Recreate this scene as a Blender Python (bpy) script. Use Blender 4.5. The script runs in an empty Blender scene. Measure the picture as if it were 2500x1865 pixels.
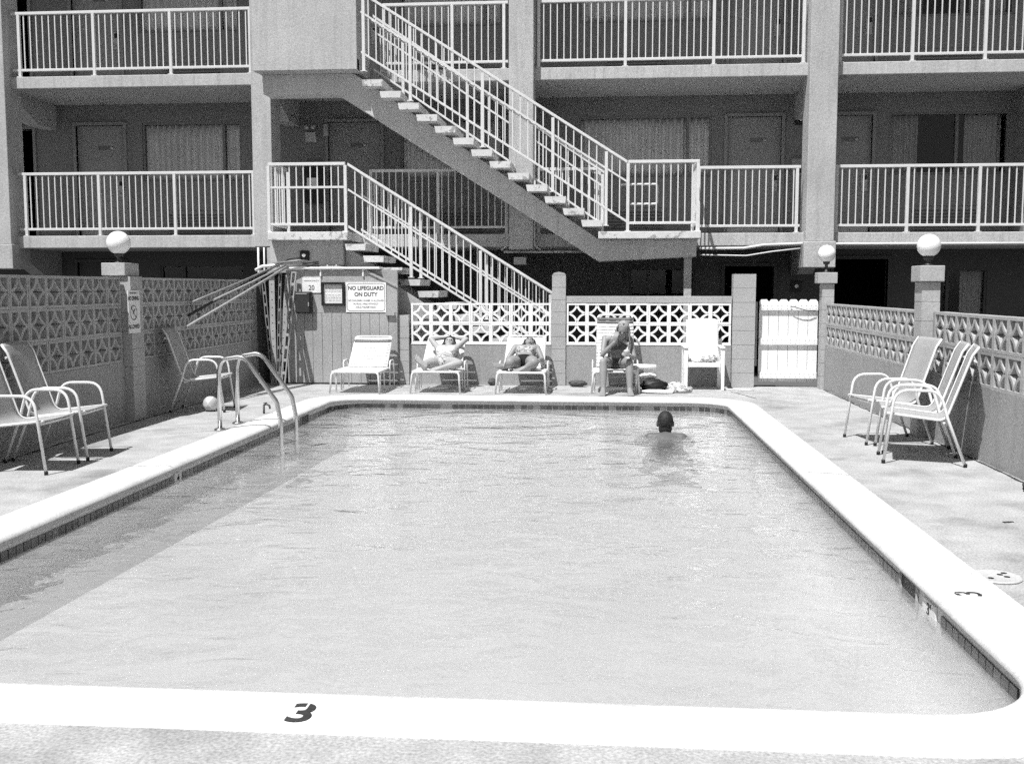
import bpy, bmesh, math, random
from mathutils import Vector, Matrix
random.seed(11)
PI = math.pi
sc = bpy.context.scene
COL = sc.collection
# ------------------------------------------------------------------ camera, sky, sun, exposure
cam_d = bpy.data.cameras.new('camera'); cam = bpy.data.objects.new('camera', cam_d); COL.objects.link(cam)
cam_d.sensor_width = 36; cam_d.sensor_fit = 'HORIZONTAL'; cam_d.lens = 36 * 2518 / 2500
cam_d.clip_end = 2000; cam_d.clip_start = .05
cam.location = (0, 0, 1.4814); cam.rotation_euler = (PI / 2 - .0917, 0, .0852)
sc.camera = cam
SUN = Vector((.27, .45, -1.0)).normalized()
w = bpy.data.worlds.new('World'); sc.world = w; w.use_nodes = True
nt = w.node_tree; nt.nodes.clear()
sky = nt.nodes.new('ShaderNodeTexSky'); sky.sky_type = 'NISHITA'; sky.sun_disc = False
sky.sun_elevation = math.asin(-SUN.z); sky.sun_rotation = math.atan2(-SUN.x, -SUN.y)
bw = nt.nodes.new('ShaderNodeRGBToBW'); bg = nt.nodes.new('ShaderNodeBackground'); ow = nt.nodes.new('ShaderNodeOutputWorld')
nt.links.new(sky.outputs[0], bw.inputs[0]); nt.links.new(bw.outputs[0], bg.inputs[0]); bg.inputs[1].default_value = .085
nt.links.new(bg.outputs[0], ow.inputs[0])
sd = bpy.data.lights.new('sun', 'SUN'); sd.energy = 5.0; sd.angle = math.radians(.5); sd.color = (1, 1, 1)
so = bpy.data.objects.new('sun', sd); COL.objects.link(so); so.rotation_euler = SUN.to_track_quat('-Z', 'Y').to_euler()
so.location = (-6, -8, 20)
sc.view_settings.view_transform = 'Standard'; sc.view_settings.look = 'None'
sc.view_settings.exposure = .30; sc.view_settings.gamma = 1
sc.view_settings.use_curve_mapping = False
sc.cycles.use_denoising = False; sc.cycles.use_adaptive_sampling = True; sc.cycles.adaptive_threshold = .04; sc.cycles.sample_clamp_direct = 3.; sc.cycles.caustics_refractive = False; sc.cycles.caustics_reflective = False; sc.cycles.adaptive_min_samples = 16; sc.cycles.max_bounces = 8; sc.cycles.transparent_max_bounces = 16

# ------------------------------------------------------------------ materials
M = {}
def mat(name, c, rough=.85, var=.1, scale=3., fine=.10, fscale=140., bump=0., streak=0., metal=0., spec=.25, trans=0., wear=None, blot=0., bscale=1.2):
    m = bpy.data.materials.new(name); m.use_nodes = True; n = m.node_tree; N = n.nodes; L = n.links
    b = N['Principled BSDF']; b.inputs['Roughness'].default_value = rough; b.inputs['Metallic'].default_value = metal
    b.inputs['Specular IOR Level'].default_value = spec
    g = N.new('ShaderNodeNewGeometry')
    def noise(s, detail=3., vec=None, rough_=.55):
        t = N.new('ShaderNodeTexNoise'); t.inputs['Scale'].default_value = s; t.inputs['Detail'].default_value = detail
        t.inputs['Roughness'].default_value = rough_
        L.new(vec if vec else g.outputs['Position'], t.inputs['Vector']); return t.outputs['Fac']
    def rng(v, a, b2, lo, hi):
        r = N.new('ShaderNodeMapRange'); r.inputs[1].default_value = a; r.inputs[2].default_value = b2
        r.inputs[3].default_value = lo; r.inputs[4].default_value = hi; L.new(v, r.inputs[0]); return r.outputs[0]
    def mul(a, b2):
        q = N.new('ShaderNodeMath'); q.operation = 'MULTIPLY'; L.new(a, q.inputs[0])
        if hasattr(b2, 'links'): L.new(b2, q.inputs[1])
        else: q.inputs[1].default_value = b2
        return q.outputs[0]
    v = mul(rng(noise(scale, 5.), .3, .7, 1 - var, 1 + var), c)
    if fine: v = mul(v, rng(noise(fscale, 2.), .28, .72, 1 - fine, 1 + fine))
    if streak:
        mp = N.new('ShaderNodeMapping'); mp.inputs['Scale'].default_value = (7, 7, .5); L.new(g.outputs['Position'], mp.inputs[0])
        v = mul(v, rng(noise(1.6, 4., mp.outputs[0]), .5, .72, 1, 1 - streak))
    if blot: v = mul(v, rng(noise(bscale, 6., None, .65), .52, .68, 1, 1 - blot))
    if wear:      # flaked patches of another tone
        f = rng(noise(wear[1], 6., None, .7), wear[2], wear[2] + .03, 0, 1)
        mx = N.new('ShaderNodeMix'); mx.data_type = 'FLOAT'; L.new(f, mx.inputs[0]); L.new(v, mx.inputs[2]); mx.inputs[3].default_value = wear[0]
        v = mx.outputs[0]
    L.new(v, b.inputs['Base Color'])
    if bump:
        bp = N.new('ShaderNodeBump'); bp.inputs['Strength'].default_value = bump; bp.inputs['Distance'].default_value = .01
        L.new(noise(fscale * .5, 4.), bp.inputs['Height']); L.new(bp.outputs[0], b.inputs['Normal'])
    if trans:
        tr = N.new('ShaderNodeBsdfTranslucent'); L.new(v, tr.inputs[0]); ms = N.new('ShaderNodeMixShader'); ms.inputs[0].default_value = trans
        L.new(b.outputs[0], ms.inputs[1]); L.new(tr.outputs[0], ms.inputs[2]); L.new(ms.outputs[0], N['Material Output'].inputs[0])
    M[name] = m; return m
mat('deck', .385, .9, .16, 3.4, .30, 75, .25, blot=.36, bscale=1.1)
mat('asphalt', .12, .95, .12, 2, .15, 150)
mat('coping', .62, .75, .05, 2, .14, 70, .1, blot=.16, bscale=2.2)
mat('plaster', .83, .8, .08, .9, .16, 60, 0, blot=.08, bscale=1.1)
mat('wallpaint', .33, .85, .06, 2, .20, 70, .25, streak=.12)
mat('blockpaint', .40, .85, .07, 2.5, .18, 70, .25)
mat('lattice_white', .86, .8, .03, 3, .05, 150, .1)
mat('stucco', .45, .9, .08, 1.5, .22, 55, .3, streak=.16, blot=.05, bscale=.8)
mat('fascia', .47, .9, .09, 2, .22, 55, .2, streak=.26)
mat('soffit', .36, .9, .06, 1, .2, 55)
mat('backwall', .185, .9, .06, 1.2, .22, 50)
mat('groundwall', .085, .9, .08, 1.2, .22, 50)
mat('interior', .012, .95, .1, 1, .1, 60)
mat('railpaint', .66, .6, .05, 6, .08, 160, spec=.4)
mat('treadpaint', .62, .85, .08, 6, .1, 120, wear=(.34, 9., .56))
mat('door', .26, .7, .05, 2, .12, 150)
mat('doorframe', .23, .6, .05, 3, .1, 150)
mat('alu', .42, .45, .06, 6, .08, 120, metal=.4)
mat('winframe', .17, .6, .05, 3, .12, 60)
mat('curtain', .85, .9, .08, 4, .1, 90)
mat('curtain_dark', .42, .9, .08, 4, .1, 90)
mat('black', .012, .5, .1, 5, .1, 80, spec=.4)
mat('darkmetal', .03, .5, .1, 5, .1, 80, spec=.5)
mat('grey_metal', .25, .5, .1, 5, .1, 80, metal=.3)
mat('rail_grey', .33, .6, .12, 8, .15, 80)
mat('stringer', .56, .9, .06, 1.5, .22, 55, .3, streak=.15)
mat('lid', .47, .7, .06, 8, .12, 80)
mat('steel', .62, .24, .06, 6, .05, 150, metal=1.)
mat('board', .36, .85, .08, 2.2, .2, 70, .2, streak=.12)
mat('panel', .38, .85, .05, 2, .2, 70, .15, streak=.1)
mat('white', .84, .6, .03, 5, .05, 120)
mat('white_plastic', .80, .45, .03, 4, .04, 120, spec=.4)
mat('gate', .85, .8, .03, 3, .06, 120, .15)
mat('paper', .78, .8, .04, 20, .08, 160)
mat('ink', .02, .7, .1, 20, .1, 120)
mat('ink_grey', .14, .7, .1, 20, .1, 120)
mat('sling', .55, .9, .05, 5, .14, 260, trans=.42)
mat('tube_white', .76, .4, .04, 8, .05, 120, spec=.5)
mat('strap', .80, .5, .04, 6, .05, 120, spec=.4)
mat('strap_dark', .12, .55, .1, 6, .08, 120, spec=.4)
mat('globe', .86, .35, .02, 3, .03, 120, spec=.5)
mat('tile_dark', .05, .25, .3, 7, .15, 60, spec=.5)
mat('tile_mid', .075, .25, .3, 7, .15, 60, spec=.5)
mat('tile_light', .15, .3, .3, 7, .15, 60, spec=.5)
mat('skin', .36, .55, .05, 9, .05, 120, spec=.3)
mat('skin_tan', .26, .5, .07, 9, .06, 120, spec=.35)
mat('skin_dark', .12, .5, .07, 9, .06, 120, spec=.35)
mat('hair_dark', .02, .6, .3, 60, .2, 90, .9, spec=.35)
mat('hair_fair', .30, .5, .45, 60, .2, 200, spec=.4)
mat('suit_white', .86, .8, .03, 8, .04, 120)
mat('suit_black', .012, .8, .03, 8, .04, 120)
mat('suit_grey', .10, .8, .1, 30, .1, 120)
mat('suit_print', .5, .8, .05, 8, .04, 120, wear=(.12, 28., .52))
mat('towel_print', .55, .95, .05, 8, .1, 160, wear=(.16, 22., .54))
mat('towel_white', .8, .95, .05, 8, .1, 160)
mat('brown_leather', .09, .6, .2, 14, .1, 120)
mat('ball_a', .62, .35, .05, 6, .04, 90, spec=.4)
mat('ball_b', .45, .35, .05, 6, .04, 90, spec=.4)
mat('dirt', .05, 1., .4, 12, .2, 90)
mat('tar', .035, .9, .3, 9, .2, 90)

def glass_mat():
    m = bpy.data.materials.new('glass'); m.use_nodes = True; n = m.node_tree; N = n.nodes; L = n.links; N.remove(N['Principled BSDF'])
    t = N.new('ShaderNodeBsdfTransparent'); t.inputs[0].default_value = (.96, .96, .96, 1)
    g = N.new('ShaderNodeBsdfGlossy'); g.inputs['Roughness'].default_value = .02; g.inputs[0].default_value = (1, 1, 1, 1)
    f = N.new('ShaderNodeFresnel'); f.inputs[0].default_value = 1.45; mx = N.new('ShaderNodeMixShader')
    L.new(f.outputs[0], mx.inputs[0]); L.new(t.outputs[0], mx.inputs[1]); L.new(g.outputs[0], mx.inputs[2]); L.new(mx.outputs[0], N['Material Output'].inputs[0])
    M['glass'] = m
glass_mat()
def water_mat():
    m = bpy.data.materials.new('pool_water'); m.use_nodes = True; n = m.node_tree; N = n.nodes; L = n.links; N.remove(N['Principled BSDF'])
    t = N.new('ShaderNodeBsdfTransparent'); t.inputs[0].default_value = (1, 1, 1, 1)
    g = N.new('ShaderNodeBsdfGlossy'); g.inputs['Roughness'].default_value = .03; g.inputs[0].default_value = (1, 1, 1, 1)
    geo = N.new('ShaderNodeNewGeometry')
    def nz(s, d, sx, sy, dist=0):
        mp = N.new('ShaderNodeMapping'); mp.inputs['Scale'].default_value = (sx, sy, 1); mp.inputs['Rotation'].default_value = (0, 0, .25); L.new(geo.outputs['Position'], mp.inputs[0])
        q = N.new('ShaderNodeTexNoise'); q.inputs['Scale'].default_value = s; q.inputs['Detail'].default_value = d; q.inputs['Distortion'].default_value = dist
        L.new(mp.outputs[0], q.inputs['Vector']); return q.outputs['Fac']
    a = nz(1.1, 2, 1, 1, .6); b2 = nz(3.2, 3, .9, 1.4, .8); c = nz(11, 2, .8, 1.3, .3)
    def ma(op, x, y):
        q = N.new('ShaderNodeMath'); q.operation = op
        for i, s in enumerate((x, y)):
            if hasattr(s, 'links'): L.new(s, q.inputs[i])
            else: q.inputs[i].default_value = s
        return q.outputs[0]
    hgt = ma('ADD', ma('ADD', ma('MULTIPLY', a, 1.2), ma('MULTIPLY', b2, .45)), ma('MULTIPLY', c, .07))
    bp = N.new('ShaderNodeBump'); bp.inputs['Strength'].default_value = 1.; bp.inputs['Distance'].default_value = .042; L.new(hgt, bp.inputs['Height'])
    f = N.new('ShaderNodeFresnel'); f.inputs[0].default_value = 1.25; L.new(bp.outputs[0], f.inputs['Normal']); L.new(bp.outputs[0], g.inputs['Normal'])
    df = N.new('ShaderNodeBsdfDiffuse'); df.inputs[0].default_value = (.75, .75, .75, 1)      # milky share painted in as scattered light, lifts the shaded band
    md = N.new('ShaderNodeMixShader'); md.inputs[0].default_value = .15
    rf = N.new('ShaderNodeBsdfRefraction'); rf.inputs['IOR'].default_value = 1.10; rf.inputs['Roughness'].default_value = .0; rf.inputs[0].default_value = (1, 1, 1, 1)
    bp2 = N.new('ShaderNodeBump'); bp2.inputs['Strength'].default_value = 1.; bp2.inputs['Distance'].default_value = .16; L.new(hgt, bp2.inputs['Height']); L.new(bp2.outputs[0], rf.inputs['Normal'])
    mr = N.new('ShaderNodeMixShader'); mr.inputs[0].default_value = .5; L.new(t.outputs[0], mr.inputs[1]); L.new(rf.outputs[0], mr.inputs[2]); L.new(mr.outputs[0], md.inputs[1]); L.new(df.outputs[0], md.inputs[2])
    mx = N.new('ShaderNodeMixShader')
    L.new(f.outputs[0], mx.inputs[0]); L.new(md.outputs[0], mx.inputs[1]); L.new(g.outputs[0], mx.inputs[2]); L.new(mx.outputs[0], N['Material Output'].inputs[0])
    M['pool_water'] = m
water_mat()

# ------------------------------------------------------------------ builders
def wl(o):
    v = Vector((0, 0, 0))
    while o: v += Vector(o.location); o = o.parent
    return v
def tag(o, label=None, cat=None, group=None, kind=None):
    if label: o['label'] = label
    if cat: o['category'] = cat
    if group: o['group'] = group
    if kind: o['kind'] = kind
    return o
def thing(name, label, cat, loc=(0, 0, 0), group=None):
    o = bpy.data.objects.new(name, None); COL.objects.link(o); o.location = loc; o.empty_display_size = .1
    return tag(o, label, cat, group)
def place(mesh, name, parent=None, loc=(0, 0, 0), rz=0, scale=None):
    o = bpy.data.objects.new(name, mesh); COL.objects.link(o); o.parent = parent
    o.location = Vector(loc) - (wl(parent) if parent else Vector((0, 0, 0)))
    if rz: o.rotation_euler = (0, 0, rz)
    if scale: o.scale = scale
    return o
def copy_tree(o, parent=None):
    c = o.copy(); COL.objects.link(c); c.parent = parent
    for ch in list(o.children): copy_tree(ch, c)
    return c
def fillet(pts, r, n=6):
    pts = [Vector(p) for p in pts]; out = [pts[0]]
    for i in range(1, len(pts) - 1):
        a, b, c = pts[i - 1], pts[i], pts[i + 1]; u = (a - b); v = (c - b); lu, lv = u.length, v.length
        u.normalize(); v.normalize(); ang = u.angle(v)
        if ang > PI - .03: out.append(b); continue
        d = min(r / math.tan(ang / 2), lu * .48, lv * .48); p, q = b + u * d, b + v * d
        for k in range(n + 1):
            t = k / n; out.append(p * (1 - t) ** 2 + b * 2 * t * (1 - t) + q * t * t)
    out.append(pts[-1]); return out
class MB:
    def __init__(s): s.v = []; s.f = []; s.sm = []
    def add(s, vs, fs, smooth=False):
        o = len(s.v); s.v += [tuple(v) for v in vs]; s.f += [tuple(i + o for i in f) for f in fs]; s.sm += [smooth] * len(fs); return s
    def hexa(s, p): # 8 corners: bottom 4 ccw, top 4
        return s.add(p, [(3, 2, 1, 0), (4, 5, 6, 7), (0, 1, 5, 4), (1, 2, 6, 5), (2, 3, 7, 6), (3, 0, 4, 7)])
    def box(s, x0, x1, y0, y1, z0, z1):
        return s.hexa([(x0, y0, z0), (x1, y0, z0), (x1, y1, z0), (x0, y1, z0), (x0, y0, z1), (x1, y0, z1), (x1, y1, z1), (x0, y1, z1)])
    def slant(s, x0, z0, x1, z1, y0, y1, th): # beam between two points in xz, z = underside, vertical thickness th
        return s.hexa([(x0, y0, z0), (x1, y0, z1), (x1, y1, z1), (x0, y1, z0), (x0, y0, z0 + th), (x1, y0, z1 + th), (x1, y1, z1 + th), (x0, y1, z0 + th)])
    def prism(s, poly, y0, y1): # poly in xz
        n = len(poly); vs = [(x, y0, z) for x, z in poly] + [(x, y1, z) for x, z in poly]
        a = sum(poly[i][0] * poly[(i + 1) % n][1] - poly[(i + 1) % n][0] * poly[i][1] for i in range(n))
        fs = [tuple(range(n)), tuple(range(2 * n - 1, n - 1, -1))] + [(i, i + n, (i + 1) % n + n, (i + 1) % n) for i in range(n)]
        if a < 0: fs = [tuple(reversed(f)) for f in fs]
        return s.add(vs, fs)
    def tube(s, pts, r, seg=8, cap=True, r1=None):
        pts = [Vector(p) for p in pts]; n = len(pts); vs = []; fs = []
        t0 = (pts[1] - pts[0]).normalized(); up = Vector((0, 0, 1)) if abs(t0.z) < .9 else Vector((1, 0, 0))
        nrm = t0.cross(up).normalized()
        for i, p in enumerate(pts):
            t = ((pts[min(i + 1, n - 1)] - p).normalized() + (p - pts[max(i - 1, 0)]).normalized())
            t = t.normalized() if t.length > 1e-6 else t0
            nrm = (nrm - t * nrm.dot(t)).normalized(); bn = t.cross(nrm)
            rr = r if r1 is None else r + (r1 - r) * i / (n - 1)
            for k in range(seg):
                a = 2 * PI * k / seg; vs.append(p + nrm * math.cos(a) * rr + bn * math.sin(a) * rr)
        for i in range(n - 1):
            for k in range(seg):
                fs.append((i * seg + k, i * seg + (k + 1) % seg, (i + 1) * seg + (k + 1) % seg, (i + 1) * seg + k))
        s.add(vs, fs, True)
        if cap:
            o = len(s.v) - len(vs); s.f += [tuple(o + k for k in reversed(range(seg))), tuple(o + (n - 1) * seg + k for k in range(seg))]; s.sm += [False, False]
        return s
    def lathe(s, prof, c, seg=20, ax='z'): # prof (r, h)
        vs = []; fs = []
        for r, h in prof:
            for k in range(seg):
                a = 2 * PI * k / seg; p = (r * math.cos(a), r * math.sin(a), h)
                if ax == 'y': p = (p[0], -h, p[1])      # h grows towards -y (the viewer)
                if ax == 'x': p = (h, p[0], p[1])
                vs.append((c[0] + p[0], c[1] + p[1], c[2] + p[2]))
        n = len(prof)
        for i in range(n - 1):
            for k in range(seg): fs.append((i * seg + k, i * seg + (k + 1) % seg, (i + 1) * seg + (k + 1) % seg, (i + 1) * seg + k))
        fs += [tuple(reversed(range(seg))), tuple((n - 1) * seg + k for k in range(seg))]
        return s.add(vs, fs, True)
    def ball(s, c, r, seg=20, rings=12, sq=(1, 1, 1)):
        prof = [(math.sin(PI * i / rings) * r, -math.cos(PI * i / rings) * r) for i in range(rings + 1)]
        prof[0] = (1e-4, -r); prof[-1] = (1e-4, r); o = len(s.v)
        s.lathe(prof, (0, 0, 0), seg)
        s.v[o:] = [(c[0] + x * sq[0], c[1] + y * sq[1], c[2] + z * sq[2]) for x, y, z in s.v[o:]]
        return s
    def grid(s, fn, nu, nv, th=0.):
        P = [[Vector(fn(i / nu, j / nv)) for j in range(nv + 1)] for i in range(nu + 1)]
        vs = [P[i][j] for i in range(nu + 1) for j in range(nv + 1)]; w_ = nv + 1
        fs = [(i * w_ + j, (i + 1) * w_ + j, (i + 1) * w_ + j + 1, i * w_ + j + 1) for i in range(nu) for j in range(nv)]
        return s.add(vs, fs, True)
    def mesh(s, name, m, off=Vector((0, 0, 0))):
        me = bpy.data.meshes.new(name); me.from_pydata([(x - off.x, y - off.y, z - off.z) for x, y, z in s.v], [], s.f)
        me.materials.append(M[m] if isinstance(m, str) else m)
        me.polygons.foreach_set('use_smooth', s.sm); me.update(); return me
    def build(s, name, m, parent=None, bevel=0, seg=2, solid=0):
        off = wl(parent) if parent else Vector((0, 0, 0))
        if not parent:   # origin at the base
            xs = [v[0] for v in s.v]; ys = [v[1] for v in s.v]; zs = [v[2] for v in s.v]
            off = Vector(((min(xs) + max(xs)) / 2, (min(ys) + max(ys)) / 2, min(zs)))
        me = s.mesh(name, m, off); o = bpy.data.objects.new(name, me); COL.objects.link(o); o.parent = parent
        if not parent: o.location = off
        if solid:
            q = o.modifiers.new('solid', 'SOLIDIFY'); q.thickness = solid; q.offset = 0
        if bevel:
            q = o.modifiers.new('bevel', 'BEVEL'); q.width = bevel; q.segments = seg; q.limit_method = 'ANGLE'
        return o
def cutwall(mb, x0, x1, z0, z1, y0, y1, holes):
    xs = sorted({x0, x1} | {min(max(h[i], x0), x1) for h in holes for i in (0, 1)}); zs = sorted({z0, z1} | {min(max(h[i], z0), z1) for h in holes for i in (2, 3)})
    vid = {}; vs = []; fs = []
    def V(x, y, z):
        k = (round(x, 4), round(y, 4), round(z, 4))
        if k not in vid: vid[k] = len(vs); vs.append((x, y, z))
        return vid[k]
    nx, nz = len(xs) - 1, len(zs) - 1
    def solid(i, j):
        if not (0 <= i < nx and 0 <= j < nz): return False
        cx, cz = (xs[i] + xs[i + 1]) / 2, (zs[j] + zs[j + 1]) / 2
        return not any(h[0] < cx < h[1] and h[2] < cz < h[3] for h in holes)
    for i in range(nx):
        for j in range(nz):
            if not solid(i, j): continue
            a, b, c, d = xs[i], xs[i + 1], zs[j], zs[j + 1]
            fs.append((V(a, y0, c), V(b, y0, c), V(b, y0, d), V(a, y0, d))); fs.append((V(a, y1, c), V(a, y1, d), V(b, y1, d), V(b, y1, c)))
            if not solid(i - 1, j): fs.append((V(a, y0, c), V(a, y0, d), V(a, y1, d), V(a, y1, c)))
            if not solid(i + 1, j): fs.append((V(b, y0, c), V(b, y1, c), V(b, y1, d), V(b, y0, d)))
            if not solid(i, j - 1): fs.append((V(a, y0, c), V(a, y1, c), V(b, y1, c), V(b, y0, c)))
            if not solid(i, j + 1): fs.append((V(a, y0, d), V(b, y0, d), V(b, y1, d), V(a, y1, d)))
    return mb.add(vs, fs)
def text(name, body, size, m, parent, loc, rot, sx=1., align='CENTER', ext=.0006, bold=0.):
    cu = bpy.data.curves.new(name, 'FONT'); cu.body = body; cu.size = size; cu.align_x = align; cu.align_y = 'CENTER'; cu.extrude = ext; cu.offset = bold
    t = bpy.data.objects.new('t', cu); COL.objects.link(t)
    dg = bpy.context.evaluated_depsgraph_get(); me = bpy.data.meshes.new_from_object(t.evaluated_get(dg))
    bpy.data.objects.remove(t); me.materials.clear(); me.materials.append(M[m])
    for v in me.vertices: v.co.x *= sx
    o = place(me, name, parent, loc); o.rotation_euler = rot; return o
def ring(x0, x1, y0, y1, r, n=10):  # rounded rectangle, ccw from front-left; list of (x, y, nx, ny outward)
    out = []
    for cx, cy, a0 in ((x1 - r, y0 + r, -PI / 2), (x1 - r, y1 - r, 0), (x0 + r, y1 - r, PI / 2), (x0 + r, y0 + r, PI)):
        for k in range(n + 1):
            a = a0 + PI / 2 * k / n; out.append((cx + r * math.cos(a), cy + r * math.sin(a), math.cos(a), math.sin(a)))
    return out

# ------------------------------------------------------------------ ground, deck, pool
LIP = (-3.50, 1.615, 3.60, 13.58); RAD = .46; WZ = -.135
R0 = ring(*LIP, RAD)
def floor_z(y): return -.50 - .14 * max(0, min(1, (y - 4.5) / 8.5))
def holed(name, m, z, off, rect, kind='structure'):
    mb = MB(); n = len(R0); cx, cy = (LIP[0] + LIP[1]) / 2, (LIP[2] + LIP[3]) / 2; vs = []; rows = []
    def out(px, py):
        dx, dy = px - cx, py - cy; t = 1e9
        if dx > 1e-9: t = min(t, (rect[1] - cx) / dx)
        if dx < -1e-9: t = min(t, (rect[0] - cx) / dx)
        if dy > 1e-9: t = min(t, (rect[3] - cy) / dy)
        if dy < -1e-9: t = min(t, (rect[2] - cy) / dy)
        return cx + dx * t, cy + dy * t
    inner = [(x + nx * off, y + ny * off) for x, y, nx, ny in R0]
    # one ngon-free strip; corners of the outer rectangle get their own triangles
    o = [out(*p) for p in inner]; vs = [(x, y, z) for x, y in inner] + [(x, y, z) for x, y in o]; fs = []
    for i in range(n):
        j = (i + 1) % n; a, b = o[i], o[j]; f = [i, i + n]
        for X in (rect[0], rect[1]):
            for Y in (rect[2], rect[3]):
                on = lambda p: (abs(p[0] - X) < 1e-6, abs(p[1] - Y) < 1e-6)
                if (on(a)[0] and on(b)[1] and not on(a)[1]) or (on(a)[1] and on(b)[0] and not on(a)[0]):
                    vs.append((X, Y, z)); f.append(len(vs) - 1)
        f += [j + n, j]; fs.append(tuple(f))
    mb.add(vs, fs); ob = mb.build(name, m); ob['kind'] = kind; return ob
holed('ground', 'asphalt', -.06, .30, (-300, 300, -300, 300))
deck = holed('pool_deck', 'deck', 0., .31, (-5.24, 3.25, -3.0, 15.62))
# coping: bullnose profile swept round the pool
prof = [(.355, -.03), (.355, .006), (.345, .010), (.07, .013), (.035, .008), (.012, -.006), (.001, -.024), (.004, -.040), (.014, -.050), (.05, -.053)]
mb = MB(); n = len(R0); q = len(prof); vs = [(x + nx * o, y + ny * o, z) for x, y, nx, ny in R0 for o, z in prof]
mb.add(vs, [(i * q + k, i * q + k + 1, ((i + 1) % n) * q + k + 1, ((i + 1) % n) * q + k) for i in range(n) for k in range(q - 1)], True)
cop = mb.build('pool_coping', 'coping'); cop['kind'] = 'structure'
T = .032
mb = MB(); vs = []
for x, y, nx, ny in R0:
    X, Y = x + nx * T, y + ny * T
    vs += [(X, Y, -.052)] + [(X - nx * .22 * (1 - math.cos(a_)), Y - ny * .22 * (1 - math.cos(a_)), floor_z(Y) + .22 * (1 - math.sin(a_))) for a_ in (0, .3, .6, .9, 1.2, 1.42, PI / 2)] + [(X - nx * .26, Y - ny * .26, floor_z(Y))]
fs = [(i * 9 + k, i * 9 + k + 1, ((i + 1) % n) * 9 + k + 1, ((i + 1) % n) * 9 + k) for i in range(n) for k in range(8)]
mb.add(vs, fs, True)
# floor strips across the pool (left ring half against right ring half)
L_ = [i for i in range(n)]
idx_front = list(range(0, 11)); idx_r = [i * 9 + 8 for i in range(0, 22)]; idx_l = [i * 9 + 8 for i in list(range(43, 21, -1))]
base_o = 0
for a in range(21): mb.f.append((idx_l[a], idx_r[a], idx_r[a + 1], idx_l[a + 1])); mb.sm.append(False)
basin = mb.build('pool_basin', 'plaster'); basin['kind'] = 'structure'
wat = MB().add([(x + nx * (T + .004), y + ny * (T + .004), WZ) for x, y, nx, ny in R0], [tuple(range(n))]).build('pool_water', 'pool_water'); wat['kind'] = 'structure'
# waterline tiles
tw, th_ = .076, .066
tmesh = [MB().box(-tw / 2, tw / 2, -.006, .006, -th_ / 2, th_ / 2).mesh('tile', k) for k in ('tile_dark', 'tile_dark', 'tile_mid', 'tile_light')]
P = [(x + nx * (T - .004), y + ny * (T - .004), nx, ny) for x, y, nx, ny in R0]
P = P[10:] + P[:1]          # right side, back, left side
acc = 0.; pitch = .0835; TZ = -.118
SKIM = [(1.645, 5.50, .27), (-3.53, 12.03, .30)]; NUMT = [(1.645, 5.15, .20), (-3.53, 8.28, .15)]
gaps = [(x, y, d / 2 + .03) for x, y, d in SKIM + NUMT]
cnt = 0
for i in range(11, len(P) - 13):
    pass
path = P[:1] + P[1:]
s_next = pitch / 2
for a, b in zip(path[:-1], path[1:]):
    dx, dy = b[0] - a[0], b[1] - a[1]; ln = math.hypot(dx, dy)
    if ln < 1e-6: continue
    while s_next <= acc + ln:
        t = (s_next - acc) / ln; x, y = a[0] + dx * t, a[1] + dy * t; s_next += pitch
        if y < 3.95: continue
        if any(abs(y - gy) < gd and abs(x - gx) < .2 for gx, gy, gd in gaps): continue
        k = random.random(); me = tmesh[0 if k < .55 else 2 if k < .85 else 3]
        o = place(me, 'tile', basin, (x, y, TZ), math.atan2(dy, dx)); cnt += 1
    acc += ln
for gx, gy, gd in SKIM:
    s_ = -1 if gx > 0 else 1; xa, xb = sorted((gx - .004 * s_, gx + .001 * s_))
    o = MB().box(xa, xb, gy - gd / 2, gy + gd / 2, -.19, -.058).build('skimmer_dark_panel', 'black', basin)  # flat black panel stands in for the dark inside the skimmer opening
    xa, xb = sorted((gx, gx + .012 * s_))
    MB().box(xa, xb, gy - gd / 2 - .02, gy - gd / 2, -.19, -.058).box(xa, xb, gy + gd / 2, gy + gd / 2 + .02, -.19, -.058).build('frame', 'fascia', o)
for (gx, gy, gd), ch in zip(NUMT, ("3'", '4')):
    s_ = -1 if gx > 0 else 1; xa, xb = sorted((gx, gx + .010 * s_))
    o = MB().box(xa, xb, gy - gd / 2, gy + gd / 2, -.165, -.07).build('depth_tile', 'white', basin)
    text('depth_number', ch, .085, 'ink', o, (gx + .0115 * s_, gy, -.115), (PI / 2, 0, -PI / 2 if s_ < 0 else PI / 2), 1.2, bold=.001)
# painted depth numbers on the coping
text('depth_number', '3', .175, 'tar', cop, (1.78, 5.02, .0135), (0, 0, PI / 2), 1.0, ext=.0008, bold=.001)
text('depth_number', '3', .21, 'tar', cop, (-1.02, 3.375, .0135), (0, 0, 0), 1.0, ext=.0008, bold=.004)
for cx_, cy_, dx_, dy_ in ((-1.015, 3.435, .004, .022), (1.735, 5.02, .018, .004)): MB().box(cx_ - dx_, cx_ + dx_, cy_ - dy_, cy_ + dy_, .0150, .0156).build('stencil_gap', 'coping', cop)
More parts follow.
